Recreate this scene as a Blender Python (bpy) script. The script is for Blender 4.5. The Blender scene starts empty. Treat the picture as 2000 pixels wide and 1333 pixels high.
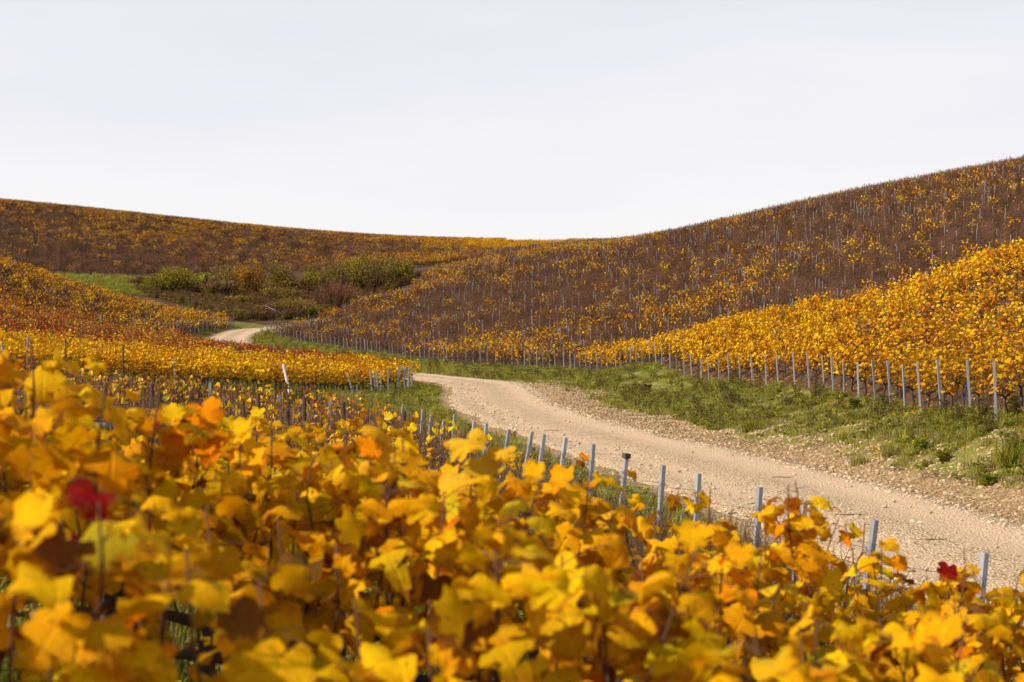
import bpy, math, random
import numpy as np
from mathutils import Vector, Matrix, Euler

random.seed(7)
RNG = np.random.default_rng(11)
SC = bpy.context.scene
COL = SC.collection

# ------------------------------------------------------------------ camera, sky, sun, exposure
CZ = 3.0                                   # eye height above the track level
F = 2778.0                                 # focal length in photograph pixels (50 mm)
HY = 640.0                                 # horizon row
cam_d = bpy.data.cameras.new('camera')
cam_d.lens = 50.0
cam_d.sensor_width = 36.0
cam_d.shift_y = -(666.5 - HY) / 2000.0
cam_d.clip_start = 0.05
cam_d.clip_end = 2000.0
cam_d.dof.use_dof = True
cam_d.dof.focus_distance = 30.0
cam_d.dof.aperture_fstop = 4.0
cam = bpy.data.objects.new('camera', cam_d)
cam.location = (0, 0, CZ)
cam.rotation_euler = (math.radians(90), 0, 0)
COL.objects.link(cam)
SC.camera = cam

SUN_EL = math.radians(37)
SUN_AZ = math.radians(-108)                 # from the view direction (+Y), negative = to the left
sun_dir = Vector((math.sin(SUN_AZ) * math.cos(SUN_EL), math.cos(SUN_AZ) * math.cos(SUN_EL), math.sin(SUN_EL)))
W = bpy.data.worlds.new('World')
SC.world = W
W.use_nodes = True
nt = W.node_tree
for n in list(nt.nodes):
    nt.nodes.remove(n)
out = nt.nodes.new('ShaderNodeOutputWorld')
sky = nt.nodes.new('ShaderNodeTexSky')
sky.sky_type = 'NISHITA'
sky.sun_disc = False
sky.sun_elevation = SUN_EL
sky.sun_rotation = SUN_AZ
bg1 = nt.nodes.new('ShaderNodeBackground')
bg1.inputs['Strength'].default_value = 0.10
nt.links.new(sky.outputs['Color'], bg1.inputs['Color'])
tc = nt.nodes.new('ShaderNodeTexCoord')
sep = nt.nodes.new('ShaderNodeSeparateXYZ')
nt.links.new(tc.outputs['Generated'], sep.inputs[0])
ramp = nt.nodes.new('ShaderNodeValToRGB')
ramp.color_ramp.elements[0].position = 0.0
ramp.color_ramp.elements[0].color = (0.80, 0.785, 0.79, 1)
ramp.color_ramp.elements[1].position = 1.0
ramp.color_ramp.elements[1].color = (0.17, 0.23, 0.37, 1)
e = ramp.color_ramp.elements.new(0.09); e.color = (0.79, 0.775, 0.785, 1)
e = ramp.color_ramp.elements.new(0.24); e.color = (0.675, 0.67, 0.735, 1)
e = ramp.color_ramp.elements.new(0.55); e.color = (0.33, 0.37, 0.48, 1)
mp = nt.nodes.new('ShaderNodeMapping')
mp.inputs['Scale'].default_value = (1.6, 1.6, 7.0)
nz = nt.nodes.new('ShaderNodeTexNoise')
nz.inputs['Scale'].default_value = 2.2
nz.inputs['Detail'].default_value = 4.0
nt.links.new(tc.outputs['Generated'], mp.inputs[0])
nt.links.new(mp.outputs[0], nz.inputs['Vector'])
nzs = nt.nodes.new('ShaderNodeMath'); nzs.operation = 'MULTIPLY_ADD'
nzs.inputs[1].default_value = 0.22; nzs.inputs[2].default_value = -0.11
nt.links.new(nz.outputs['Fac'], nzs.inputs[0])
add = nt.nodes.new('ShaderNodeMath'); add.operation = 'ADD'
nt.links.new(sep.outputs['Z'], add.inputs[0])
nt.links.new(nzs.outputs[0], add.inputs[1])
nt.links.new(add.outputs[0], ramp.inputs['Fac'])
bg2 = nt.nodes.new('ShaderNodeBackground')
bg2.inputs['Strength'].default_value = 1.0
nt.links.new(ramp.outputs['Color'], bg2.inputs['Color'])
mx = nt.nodes.new('ShaderNodeMixShader')
mx.inputs[0].default_value = 0.93
nt.links.new(bg1.outputs[0], mx.inputs[1])
nt.links.new(bg2.outputs[0], mx.inputs[2])
nt.links.new(mx.outputs[0], out.inputs['Surface'])

sun_d = bpy.data.lights.new('sun', 'SUN')
sun_d.energy = 5.0
sun_d.angle = math.radians(1.5)
sun_d.color = (1.0, 0.92, 0.79)
sun = bpy.data.objects.new('sun', sun_d)
sun.rotation_euler = sun_dir.to_track_quat('Z', 'Y').to_euler()
sun.location = (-30, -10, 60)
COL.objects.link(sun)
SC.view_settings.view_transform = 'Standard'
SC.view_settings.look = 'None'
SC.view_settings.exposure = 0.30
SC.view_settings.gamma = 1.0
SC.view_settings.use_curve_mapping = False
SC.cycles.max_bounces = 6
SC.cycles.transparent_max_bounces = 4
SC.cycles.diffuse_bounces = 3
SC.cycles.use_denoising = True

# ------------------------------------------------------------------ small helpers
def tag(o, label=None, cat=None, group=None, kind=None):
    if label: o['label'] = label
    if cat: o['category'] = cat
    if group: o['group'] = group
    if kind: o['kind'] = kind
    return o

def hash2(ix, iy, seed):
    h = (ix.astype(np.int64) * 374761393 + iy.astype(np.int64) * 668265263 + seed * 974634777) & 0x7fffffff
    h = ((h ^ (h >> 13)) * 1274126177) & 0x7fffffff
    h = (h ^ (h >> 16)) & 0xffff
    return h / 65535.0

def vnoise(x, y, scale, seed=0):
    x = np.asarray(x, float) / scale; y = np.asarray(y, float) / scale
    ix = np.floor(x); iy = np.floor(y)
    fx = x - ix; fy = y - iy
    fx = fx * fx * (3 - 2 * fx); fy = fy * fy * (3 - 2 * fy)
    a = hash2(ix, iy, seed); b = hash2(ix + 1, iy, seed)
    c = hash2(ix, iy + 1, seed); d = hash2(ix + 1, iy + 1, seed)
    return (a * (1 - fx) + b * fx) * (1 - fy) + (c * (1 - fx) + d * fx) * fy

def fbm(x, y, scale, seed=0, octv=3):
    s = 0; a = 0.5; t = 0
    for k in range(octv):
        s = s + a * vnoise(x, y, scale / 2 ** k, seed + k * 17); t += a; a *= 0.5
    return s / t

def sstep(a, b, x):
    t = np.clip((np.asarray(x, float) - a) / (b - a), 0, 1)
    return t * t * (3 - 2 * t)

# ------------------------------------------------------------------ terrain
CP = []
def cp(px, py, d, off=0.0):
    CP.append(((px - 1000) / F * d, d, -(py - HY) / F * d - off))
def cx(x, y, z):
    CP.append((x, y, z))
# near slope on the left of the track
for p in [(0, 0, -1.6), (-4, 0, -0.7), (4, 0, -2.7), (0, -12, -1.2), (-12, -10, 1.6), (10, -10, -3.1),
          (-1.5, 4.2, -1.37), (0, 5, -1.72), (1, 5.6, -1.92), (1.5, 5.9, -2.06), (2.2, 6.3, -2.3), (3.3, 10, -2.78),
          (1.12, 14.5, -2.5), (-0.36, 19.5, -2.52), (-1.93, 25, -2.6), (-4, 15, -1.9), (-8, 15, -1.5), (-10, 5, 0.1),
          (-1.1, 15, -2.25), (-7.5, 30, -2.3), (-2.5, 32, -2.7), (-14, 36, -1.9), (-10, 45, -2.5), (-3.5, 45, -2.85),
          (-20, 15, 0.6), (-25, 30, -0.4), (-45, 20, 4.0)]:
    cx(*p)
# track
for p in [(9, 5, -3.1), (7.3, 10, -3.05), (6.2, 15, -2.95), (5.4, 20, -2.88), (4.2, 27, -2.86), (3.0, 33, -2.86), (1.4, 40, -2.86),
          (0.4, 47, -2.86), (-0.8, 55, -2.86), (-0.9, 62, -2.86), (-1.2, 69, -2.86), (-2.5, 75, -2.84), (-6, 82, -2.75),
          (-11, 90, -2.6), (-16.5, 100, -2.4), (-20, 110, -2.15), (-23.5, 122, -1.8), (-27, 135, -1.15), (-26.4, 150, -0.25), (-22.5, 158, 0.35), (-18, 167, 0.8)]:
    cx(*p)
# right bank, foot of the right hand blocks
R_LINE = [(13, 12), (10.2, 20), (9.3, 26), (9.35, 31), (9.7, 37), (9.9, 46), (9.2, 54), (8.1, 62), (5.8, 80), (4.0, 93), (0, 100), (-4, 104.5),
          (-8, 112), (-14, 125), (-19, 134), (-24.4, 143.5)]
for p in [(13, 12, -2.2), (9.3, 26, -1.86), (9.35, 31, -1.92), (9.7, 37, -2.03), (9.9, 46, -2.08), (9.2, 54, -2.2), (8.1, 62, -2.34), (5.8, 80, -2.55),
          (4.0, 93, -2.75), (0, 100, -2.75), (-4, 104.5, -2.72), (-8, 112, -2.55), (-14, 125, -2.1), (-19, 134, -1.55), (-24.4, 143.5, -0.75)]:
    cx(*p)
# crest of the golden spur on the right
cp(2000, 470, 46, 1.25); cp(1800, 535, 55, 1.25); cp(1600, 580, 66, 1.25); cp(1400, 625, 80, 1.25); cp(1200, 668, 95, 1.2)
cx(26, 62, 1.9); cx(21, 72, 1.0); cx(17, 85, -0.1); cx(12, 98, -1.4)
cx(22, 40, 2.6); cx(30, 30, 4.0); cx(45, 50, 6.5)
# brown hill on the right
cp(2000, 480, 88, 1.2); cp(2000, 400, 105, 1.2); cp(2000, 322, 130, 1.2)
cp(1600, 575, 93, 1.2); cp(1600, 480, 115, 1.2); cp(1600, 390, 145, 1.2)
cp(1400, 620, 98, 1.2); cp(1400, 520, 125, 1.2); cp(1400, 430, 158, 1.2)
cp(1200, 650, 104, 1.2); cp(1200, 560, 132, 1.2); cp(1200, 468, 178, 1.2)
cp(1000, 600, 130, 1.2); cp(1000, 520, 162, 1.2); cp(1000, 482, 195, 1.2)
cp(800, 620, 142, 1.2); cp(800, 552, 172, 1.2); cp(600, 614, 151, 1.2); cp(700, 582, 161, 1.2)
cx(70, 150, 20); cx(60, 190, 17); cx(35, 200, 12.5); cx(110, 130, 30); cx(25, 240, 13.5); cx(90, 260, 18)
# far left hill
for px, py, d in [(-250, 368, 262), (0, 390, 268), (200, 410, 270), (400, 432, 272), (600, 449, 275), (800, 461, 278), (950, 466, 280), (1180, 470, 283)]:
    cp(px, py, d, 1.2)
for px, py, d in [(-200, 515, 203), (100, 530, 206), (300, 536, 206), (600, 526, 207), (800, 516, 211), (1000, 496, 217)]:
    cp(px, py, d, 0.6)
cx(-110, 330, 23); cx(0, 335, 14); cx(-30, 340, 17); cx(90, 330, 16); cx(-200, 330, 34)
# hollow with the hedge
cp(200, 548, 196); cp(290, 578, 184); cp(400, 582, 183); cp(520, 580, 182); cp(700, 562, 186); cp(790, 548, 188)
cp(400, 603, 170); cp(500, 612, 167); cp(560, 622, 164)
# left hillside
cp(0, 502, 126, 1.2); cp(130, 542, 136, 1.2); cp(250, 577, 146, 1.2); cp(400, 610, 150, 1.1)
cp(300, 655, 126); cp(0, 600, 95, 1.0); cp(200, 640, 100, 1.1); cp(350, 662, 108, 1.1); cp(470, 632, 150)
cx(-70, 130, 8.5); cx(-60, 90, 5.0); cx(-90, 160, 10.0); cx(-70, 180, 7.5)
# mid left golden block
cp(800, 772, 62); cp(560, 770, 56); cp(0, 742, 50); cp(0, 642, 72, 1.15); cp(400, 682, 74, 1.15); cp(740, 704, 72, 1.15)
CP = np.array(CP)

def _phi(r2):
    return 0.5 * r2 * np.log(np.maximum(r2, 1e-12))
_S = 100.0
_c = CP[:, :2] / _S
_n = len(_c)
_d2 = ((_c[:, None] - _c[None]) ** 2).sum(-1)
_A = np.zeros((_n + 3, _n + 3))
_A[:_n, :_n] = _phi(_d2) + np.eye(_n) * 2e-5
_A[:_n, _n] = 1; _A[:_n, _n + 1:] = _c
_A[_n, :_n] = 1; _A[_n + 1:, :_n] = _c.T
_w = np.linalg.solve(_A, np.concatenate([CP[:, 2], np.zeros(3)]))

def h_raw(x, y):
    x = np.asarray(x, float).ravel() / _S; y = np.asarray(y, float).ravel() / _S
    o = np.empty(len(x))
    for i in range(0, len(x), 20000):
        s = slice(i, i + 20000)
        d2 = (x[s, None] - _c[None, :, 0]) ** 2 + (y[s, None] - _c[None, :, 1]) ** 2
        o[s] = _phi(d2) @ _w[:_n] + _w[_n] + _w[_n + 1] * x[s] + _w[_n + 2] * y[s]
    return o + CZ

# track centre line
T_PTS = np.array([(12, 0), (9.4, 5), (7.5, 10), (6.3, 15), (5.4, 20), (4.2, 27), (3.0, 33), (1.5, 40), (0.4, 47), (-0.5, 55), (-0.8, 62), (-1.3, 69), (-3.0, 75.5),
                  (-6.4, 82), (-11, 90), (-16, 100), (-20, 110), (-23.6, 122), (-26.9, 135), (-27.3, 143), (-26.4, 150), (-22.7, 158), (-18, 166)], float)
def catmull(P, step=0.4):
    res = []
    Q = np.vstack([2 * P[0] - P[1], P, 2 * P[-1] - P[-2]])
    for i in range(1, len(Q) - 2):
        n = max(2, int(np.linalg.norm(Q[i + 1] - Q[i]) / step))
        for k in range(n):
            t = k / n
            res.append(0.5 * ((2 * Q[i]) + (-Q[i - 1] + Q[i + 1]) * t + (2 * Q[i - 1] - 5 * Q[i] + 4 * Q[i + 1] - Q[i + 2]) * t * t
                              + (-Q[i - 1] + 3 * Q[i] - 3 * Q[i + 1] + Q[i + 2]) * t ** 3))
    res.append(P[-1])
    return np.array(res)
TC = catmull(T_PTS)
TT = np.gradient(TC, axis=0); TT /= np.linalg.norm(TT, axis=1)[:, None]
TN = np.stack([TT[:, 1], -TT[:, 0]], 1)           # to the right of the track
TZ = h_raw(TC[:, 0], TC[:, 1])
_k = np.ones(15) / 15
TZ = np.convolve(np.pad(TZ, 7, mode='edge'), _k, 'valid')

def track_dist(x, y):
    """signed distance to the track centre (positive to its right) and the track's height there"""
    x = np.asarray(x, float).ravel(); y = np.asarray(y, float).ravel()
    sd = np.full(len(x), 99.0); tz = np.zeros(len(x)); 
    near = np.where((y > -12) & (y < 188) & (x > -45) & (x < 30))[0]
    for i in range(0, len(near), 8000):
        q = near[i:i + 8000]
        dx = x[q, None] - TC[None, :, 0]; dy = y[q, None] - TC[None, :, 1]
        j = (dx * dx + dy * dy).argmin(1)
        a = np.arange(len(q))
        v = np.hypot(dx[a, j], dy[a, j])
        side = dx[a, j] * TN[j, 0] + dy[a, j] * TN[j, 1]
        sd[q] = np.where(side >= 0, v, -v); tz[q] = TZ[j]
    return sd, tz

def height(x, y):
    x = np.asarray(x, float).ravel(); y = np.asarray(y, float).ravel()
    h = h_raw(x, y)
    sd, tz = track_dist(x, y)
    k = sstep(2.0, 4.6, np.abs(sd))
    h = tz * (1 - k) + h * k
    d = np.hypot(x, y)
    rough = (fbm(x, y, 1.3, 5, 3) - 0.5) * 0.16 * sstep(2.0, 3.2, np.abs(sd)) * sstep(200, 60, d)
    return h + rough

def hz(x, y):
    return float(height([x], [y])[0])

def resample(line, step):
    L = np.array(line, float)
    seg = np.linalg.norm(np.diff(L, axis=0), axis=1)
    s = np.concatenate([[0], np.cumsum(seg)])
    t = np.arange(0, s[-1], step)
    return np.stack([np.interp(t, s, L[:, 0]), np.interp(t, s, L[:, 1])], 1)

def inpoly(x, y, poly):
    x = np.asarray(x, float); y = np.asarray(y, float)
    r = np.zeros(len(x), bool)
    n = len(poly)
    for i in range(n):
        x0, y0 = poly[i]; x1, y1 = poly[(i + 1) % n]
        c = ((y0 > y) != (y1 > y)) & (x < (x1 - x0) * (y - y0) / ((y1 - y0) or 1e-9) + x0)
        r ^= c
    return r

def project(x, y, z):
    return 1000 + x / y * F, HY - (z - CZ) / y * F

# blocks of vines, as polygons on the ground
POLY_RIGHT = R_LINE + [(-21.4, 150), (-17.0, 160), (-12.2, 172), (-10.5, 186), (3, 205), (30, 225), (80, 220), (100, 120), (60, 30), (30, 5)]
SPUR_EDGE = [(4.0, 93), (7.3, 97), (12, 84), (14.8, 68), (17, 57), (18.5, 46), (32, 36), (60, 30)]
POLY_SPUR = [p for p in R_LINE if p[1] <= 93.5] + SPUR_EDGE[1:] + [(30, 5)]
POLY_NEAR = [(9.0, -1.5), (5.3, 6), (3.4, 10), (1.2, 14.5), (-0.3, 19.5), (-1.85, 25), (-3.0, 29.5), (-4.5, 35), (-17, 41), (-20, 20), (-14, 0), (-6, -8)]
POLY_MID = [(-6.6, 57.5), (-5.0, 66), (-5.2, 72.5), (-9, 79), (-40, 68), (-32, 45), (-18, 52.3), (-12.3, 55)]
POLY_RED = [(-9.5, 80), (-14.5, 90), (-20.5, 101), (-26.5, 117), (-30, 124), (-52, 108), (-44, 68), (-30, 71)]
POLY_LEFT = [(-31, 125), (-30.8, 136), (-29.2, 150), (-33, 153), (-42, 150), (-47, 143), (-60, 133), (-85, 118), (-56, 86), (-52, 108)]
POLY_FAR = [(-150, 200), (-66, 207), (-30, 207), (-14, 208), (0, 214), (12, 222), (40, 232), (40, 300), (-150, 300)]

# ---- ground sheet
def graded(segs):
    v = []
    for a, b, s in segs:
        v += list(np.arange(a, b, s))
    v.append(segs[-1][1])
    return np.array(v)
GX = graded([(-420, -120, 15), (-120, -48, 3), (-48, -12, 0.9), (-12, 14, 0.3), (14, 40, 0.9), (40, 120, 3), (120, 420, 15)])
GY = graded([(-60, -6, 6), (-6, 70, 0.3), (70, 180, 0.7), (180, 300, 2.5), (300, 700, 20)])
gx, gy = np.meshgrid(GX, GY)
gh = height(gx, gy)
gxr, gyr = gx.ravel(), gy.ravel()
gsd, _ = track_dist(gxr, gyr)
gfar = np.hypot(gxr, gyr)
# beyond the hills the land drops away out of sight
gh = gh - np.maximum(0, gfar - 330) * 0.10
gh = np.clip(gh, -60, 60)

nearp = inpoly(gxr, gyr, POLY_NEAR); spur = inpoly(gxr, gyr, POLY_SPUR); right = inpoly(gxr, gyr, POLY_RIGHT)
midp = inpoly(gxr, gyr, POLY_MID); redp = inpoly(gxr, gyr, POLY_RED); leftp = inpoly(gxr, gyr, POLY_LEFT); farp = inpoly(gxr, gyr, POLY_FAR)
anyblock = spur | right | redp | leftp | farp
# mask colour: R grass, G stones, B bare brown earth / leaf litter
grass_m = np.where(anyblock, 0.12, 0.8)
grass_m = np.where(nearp, 0.62, grass_m)
grass_m = np.where(midp, 0.6, grass_m)
shoulder = sstep(1.0, 1.8, gsd) * (1 - sstep(2.4, 4.4, gsd + 2.8 * (fbm(gxr, gyr, 3.0, 3) - 0.5))) * sstep(-20, 10, gyr) * sstep(95, 55, gyr)
shoulder = np.maximum(shoulder, (1 - sstep(1.9, 2.6, np.abs(gsd))))
grass_m = grass_m * (1 - 0.85 * np.clip(shoulder, 0, 1))
px_, py_ = project(gxr, np.maximum(gyr, 1.0), gh)
bank = inpoly(gxr, gyr, [(-46, 160), (-50, 188), (-38, 193), (-12, 196), (-10, 186), (-18, 168), (-26, 162), (-31, 158)])
brush = inpoly(gxr, gyr, [(-46, 150), (-46, 210), (-10, 210), (-8, 180), (-20, 160)]) & ((gsd < -3.5) | (gyr > 165)) | bank
bank = bank | brush
grass_m = np.where(bank, 0.05, grass_m)
msk = np.stack([grass_m, shoulder, np.where(anyblock | bank, 1.0, 0.25), np.ones_like(grass_m)], 1)

nx, ny = len(GX), len(GY)
idx = np.arange(nx * ny).reshape(ny, nx)
quads = np.stack([idx[:-1, :-1], idx[:-1, 1:], idx[1:, 1:], idx[1:, :-1]], -1).reshape(-1, 4)

def mesh_np(name, V, faces, k):
    me = bpy.data.meshes.new(name)
    me.vertices.add(len(V)); me.vertices.foreach_set('co', np.asarray(V, np.float32).ravel())
    nf = len(faces)
    me.loops.add(nf * k); me.loops.foreach_set('vertex_index', np.asarray(faces, np.int32).ravel())
    me.polygons.add(nf); me.polygons.foreach_set('loop_start', np.arange(0, nf * k, k, dtype=np.int32))
    me.update(calc_edges=True)
    return me

def smooth(me):
    me.polygons.foreach_set('use_smooth', np.ones(len(me.polygons), bool))

# ------------------------------------------------------------------ materials
def newmat(name):
    m = bpy.data.materials.new(name); m.use_nodes = True
    t = m.node_tree
    for n in list(t.nodes): t.nodes.remove(n)
    return m, t
def N(t, kind, **kw):
    n = t.nodes.new(kind)
    for k, v in kw.items():
        if k in n.inputs: n.inputs[k].default_value = v
        else: setattr(n, k, v)
    return n
def mixc(t, fac, a, b, blend='MIX'):
    n = t.nodes.new('ShaderNodeMix'); n.data_type = 'RGBA'; n.blend_type = blend
    for s, v in ((0, fac), (6, a), (7, b)):
        if hasattr(v, 'is_output'): t.links.new(v, n.inputs[s])
        elif s == 0: n.inputs[0].default_value = v
        else: n.inputs[s].default_value = (*v, 1)
    return n.outputs[2]
def math_(t, op, a, b=None, c=None, clamp=False):
    n = t.nodes.new('ShaderNodeMath'); n.operation = op; n.use_clamp = clamp
    for i, v in enumerate((a, b, c)):
        if v is None: continue
        if hasattr(v, 'is_output'): t.links.new(v, n.inputs[i])
        else: n.inputs[i].default_value = v
    return n.outputs[0]
def noise(t, vec, scale, detail=4, rough=0.55):
    n = N(t, 'ShaderNodeTexNoise', Scale=scale, Detail=detail, Roughness=rough)
    if vec is not None: t.links.new(vec, n.inputs['Vector'])
    return n.outputs['Fac']
def rampf(t, fac, a, b):
    n = t.nodes.new('ShaderNodeMapRange'); n.interpolation_type = 'SMOOTHSTEP'
    n.inputs[1].default_value = a; n.inputs[2].default_value = b
    t.links.new(fac, n.inputs[0])
    return n.outputs[0]
def bump(t, h, strength, dist):
    n = N(t, 'ShaderNodeBump', Strength=strength, Distance=dist)
    t.links.new(h, n.inputs['Height'])
    return n.outputs[0]
def finish(t, col, rough=0.85, nrm=None, spec=0.25):
    p = N(t, 'ShaderNodeBsdfPrincipled', Roughness=rough)
    p.inputs['Specular IOR Level'].default_value = spec
    if hasattr(col, 'is_output'): t.links.new(col, p.inputs['Base Color'])
    else: p.inputs['Base Color'].default_value = (*col, 1)
    if nrm is not None: t.links.new(nrm, p.inputs['Normal'])
    o = t.nodes.new('ShaderNodeOutputMaterial')
    t.links.new(p.outputs[0], o.inputs[0])
    return p

def m_ground():
    m, t = newmat('ground')
    a = N(t, 'ShaderNodeAttribute', attribute_name='mask')
    s = t.nodes.new('ShaderNodeSeparateColor'); t.links.new(a.outputs['Color'], s.inputs[0])
    g = N(t, 'ShaderNodeNewGeometry').outputs['Position']
    n1 = noise(t, g, 1.6, 6); n2 = noise(t, g, 14, 5); n3 = noise(t, g, 0.25, 3)
    vor = N(t, 'ShaderNodeTexVoronoi', Scale=22.0); t.links.new(g, vor.inputs['Vector'])
    soil = mixc(t, n1, (0.10, 0.058, 0.033), (0.20, 0.12, 0.07))
    soil = mixc(t, rampf(t, n2, 0.55, 0.75), soil, (0.33, 0.22, 0.13))
    litter = mixc(t, rampf(t, n2, 0.5, 0.62), (0.075, 0.04, 0.022), (0.17, 0.09, 0.04))
    base = mixc(t, math_(t, 'MULTIPLY', s.outputs[2], 0.8), soil, litter)
    vb = t.nodes.new('ShaderNodeRGBToBW'); t.links.new(vor.outputs['Color'], vb.inputs[0])
    stone = mixc(t, vb.outputs[0], (0.20, 0.115, 0.05), (0.58, 0.40, 0.21))
    stone = mixc(t, rampf(t, n2, 0.52, 0.66), stone, (0.17, 0.10, 0.05))
    stone = mixc(t, math_(t, 'MULTIPLY', rampf(t, n1, 0.42, 0.72), 0.6), stone, (0.26, 0.165, 0.085))
    fs = math_(t, 'ADD', s.outputs[1], math_(t, 'MULTIPLY_ADD', n1, 1.0, -0.5))
    base = mixc(t, rampf(t, fs, 0.3, 0.62), base, stone)
    gr = mixc(t, n2, (0.12, 0.125, 0.016), (0.24, 0.22, 0.04))
    gr = mixc(t, rampf(t, n1, 0.45, 0.75), gr, (0.34, 0.27, 0.09))
    fg = math_(t, 'ADD', s.outputs[0], math_(t, 'MULTIPLY_ADD', n1, 1.2, -0.6))
    base = mixc(t, rampf(t, fg, 0.35, 0.65), base, gr)
    hgt = math_(t, 'ADD', n2, vor.outputs['Distance'])
    finish(t, base, 0.95, bump(t, hgt, 0.8, 0.05), 0.1)
    return m

def m_track():
    m, t = newmat('gravel track')
    g = N(t, 'ShaderNodeNewGeometry').outputs['Position']
    a = N(t, 'ShaderNodeAttribute', attribute_name='mask')
    s = t.nodes.new('ShaderNodeSeparateColor'); t.links.new(a.outputs['Color'], s.inputs[0])
    n1 = noise(t, g, 0.9, 5); n2 = noise(t, g, 9, 6, 0.7); n3 = noise(t, g, 40, 3)
    vor = N(t, 'ShaderNodeTexVoronoi', Scale=26.0); t.links.new(g, vor.inputs['Vector'])
    vor2 = N(t, 'ShaderNodeTexVoronoi', Scale=9.0); t.links.new(g, vor2.inputs['Vector'])
    fine = mixc(t, n2, (0.54, 0.37, 0.225), (0.66, 0.465, 0.295))
    bw = t.nodes.new('ShaderNodeRGBToBW'); t.links.new(vor.outputs['Color'], bw.inputs[0])
    peb = mixc(t, bw.outputs[0], (0.48, 0.325, 0.18), (0.84, 0.655, 0.43))
    edge = rampf(t, vor.outputs['Distance'], 0.75, 0.35)
    peb = mixc(t, edge, (0.30, 0.19, 0.10), peb)
    pf = math_(t, 'ADD', s.outputs[0], math_(t, 'MULTIPLY_ADD', n1, 1.0, -0.55))
    col = mixc(t, rampf(t, pf, 0.2, 0.7), fine, peb)
    col = mixc(t, math_(t, 'MULTIPLY', rampf(t, n2, 0.64, 0.80), 0.22), col, (0.42, 0.27, 0.15))
    n4 = noise(t, g, 0.45, 5, 0.7)
    col = mixc(t, math_(t, 'MULTIPLY', rampf(t, n4, 0.50, 0.66), 0.3), col, (0.42, 0.28, 0.16))
    col = mixc(t, math_(t, 'MULTIPLY', rampf(t, vor2.outputs['Distance'], 0.16, 0.05), 0.8), col, (0.86, 0.70, 0.50))
    h = math_(t, 'ADD', math_(t, 'MULTIPLY', vor.outputs['Distance'], -1.0), n2)
    finish(t, col, 0.95, bump(t, h, 0.8, 0.035), 0.05)
    return m

def m_leaf_near():
    """a vine leaf: the object's colour, greener along the veins, brown blotches and edges"""
    m, t = newmat('vine leaf')
    oi = t.nodes.new('ShaderNodeObjectInfo')
    tcn = t.nodes.new('ShaderNodeTexCoord')
    off = t.nodes.new('ShaderNodeVectorMath'); off.operation = 'ADD'
    t.links.new(tcn.outputs['Object'], off.inputs[0])
    cmb = t.nodes.new('ShaderNodeCombineXYZ')
    t.links.new(math_(t, 'MULTIPLY', oi.outputs['Random'], 37.0), cmb.inputs[0])
    t.links.new(math_(t, 'MULTIPLY', oi.outputs['Random'], 91.0), cmb.inputs[1])
    t.links.new(cmb.outputs[0], off.inputs[1])
    v = off.outputs[0]
    sp = t.nodes.new('ShaderNodeSeparateXYZ'); t.links.new(tcn.outputs['Object'], sp.inputs[0])
    ang = math_(t, 'ARCTAN2', math_(t, 'ABSOLUTE', sp.outputs[0]), math_(t, 'ADD', sp.outputs[1], 0.02))
    # main veins run from the stalk at about 0, 48 and 100 degrees
    dv = math_(t, 'ABSOLUTE', math_(t, 'SUBTRACT', math_(t, 'FRACT', math_(t, 'ADD', math_(t, 'DIVIDE', ang, 0.85), 0.5)), 0.5))
    vein = rampf(t, dv, 0.10, 0.0)
    rad = math_(t, 'POWER', math_(t, 'ADD', math_(t, 'MULTIPLY', sp.outputs[0], sp.outputs[0]), math_(t, 'MULTIPLY', sp.outputs[1], sp.outputs[1])), 0.5)
    n1 = noise(t, v, 2.2, 4); n2 = noise(t, v, 6.5, 3); n3 = noise(t, v, 25, 3)
    col = oi.outputs['Color']
    hsv = N(t, 'ShaderNodeHueSaturation'); t.links.new(col, hsv.inputs['Color'])
    t.links.new(math_(t, 'MULTIPLY_ADD', n1, 0.05, 0.475), hsv.inputs['Hue'])
    t.links.new(math_(t, 'MULTIPLY_ADD', n2, 0.5, 0.75), hsv.inputs['Value'])
    col = hsv.outputs[0]
    gfac = math_(t, 'MULTIPLY', rampf(t, rad, 0.75, 0.1), rampf(t, oi.outputs['Random'], 0.72, 1.0))
    gr_ = mixc(t, 1.0, col, (0.60, 0.90, 2.0), 'MULTIPLY')
    col = mixc(t, math_(t, 'MULTIPLY', gfac, 0.8), col, gr_)
    lt = mixc(t, 1.0, col, (1.25, 1.25, 2.0), 'MULTIPLY')
    col = mixc(t, math_(t, 'MULTIPLY', vein, 0.5), col, lt)
    edge = math_(t, 'ADD', math_(t, 'MULTIPLY', rad, 0.45), n1)
    col = mixc(t, math_(t, 'MULTIPLY', rampf(t, edge, 0.78, 1.0), 0.8), col, (0.42, 0.13, 0.006))
    col = mixc(t, rampf(t, n2, 0.63, 0.69), col, (0.12, 0.045, 0.012))
    bmp = bump(t, math_(t, 'ADD', math_(t, 'MULTIPLY', vein, -0.6), n3), 0.35, 0.08)
    leaf_shader(t, col, bmp, 0.30)
    return m

def leaf_shader(t, col, nrm=None, tr=0.34):
    p = N(t, 'ShaderNodeBsdfPrincipled', Roughness=0.55)
    p.inputs['Specular IOR Level'].default_value = 0.03
    t.links.new(col, p.inputs['Base Color'])
    tl = t.nodes.new('ShaderNodeBsdfTranslucent')
    t.links.new(col, tl.inputs['Color'])
    if nrm is not None: t.links.new(nrm, p.inputs['Normal'])
    mxs = t.nodes.new('ShaderNodeMixShader'); mxs.inputs[0].default_value = tr
    t.links.new(p.outputs[0], mxs.inputs[1]); t.links.new(tl.outputs[0], mxs.inputs[2])
    o = t.nodes.new('ShaderNodeOutputMaterial'); t.links.new(mxs.outputs[0], o.inputs[0])

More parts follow.
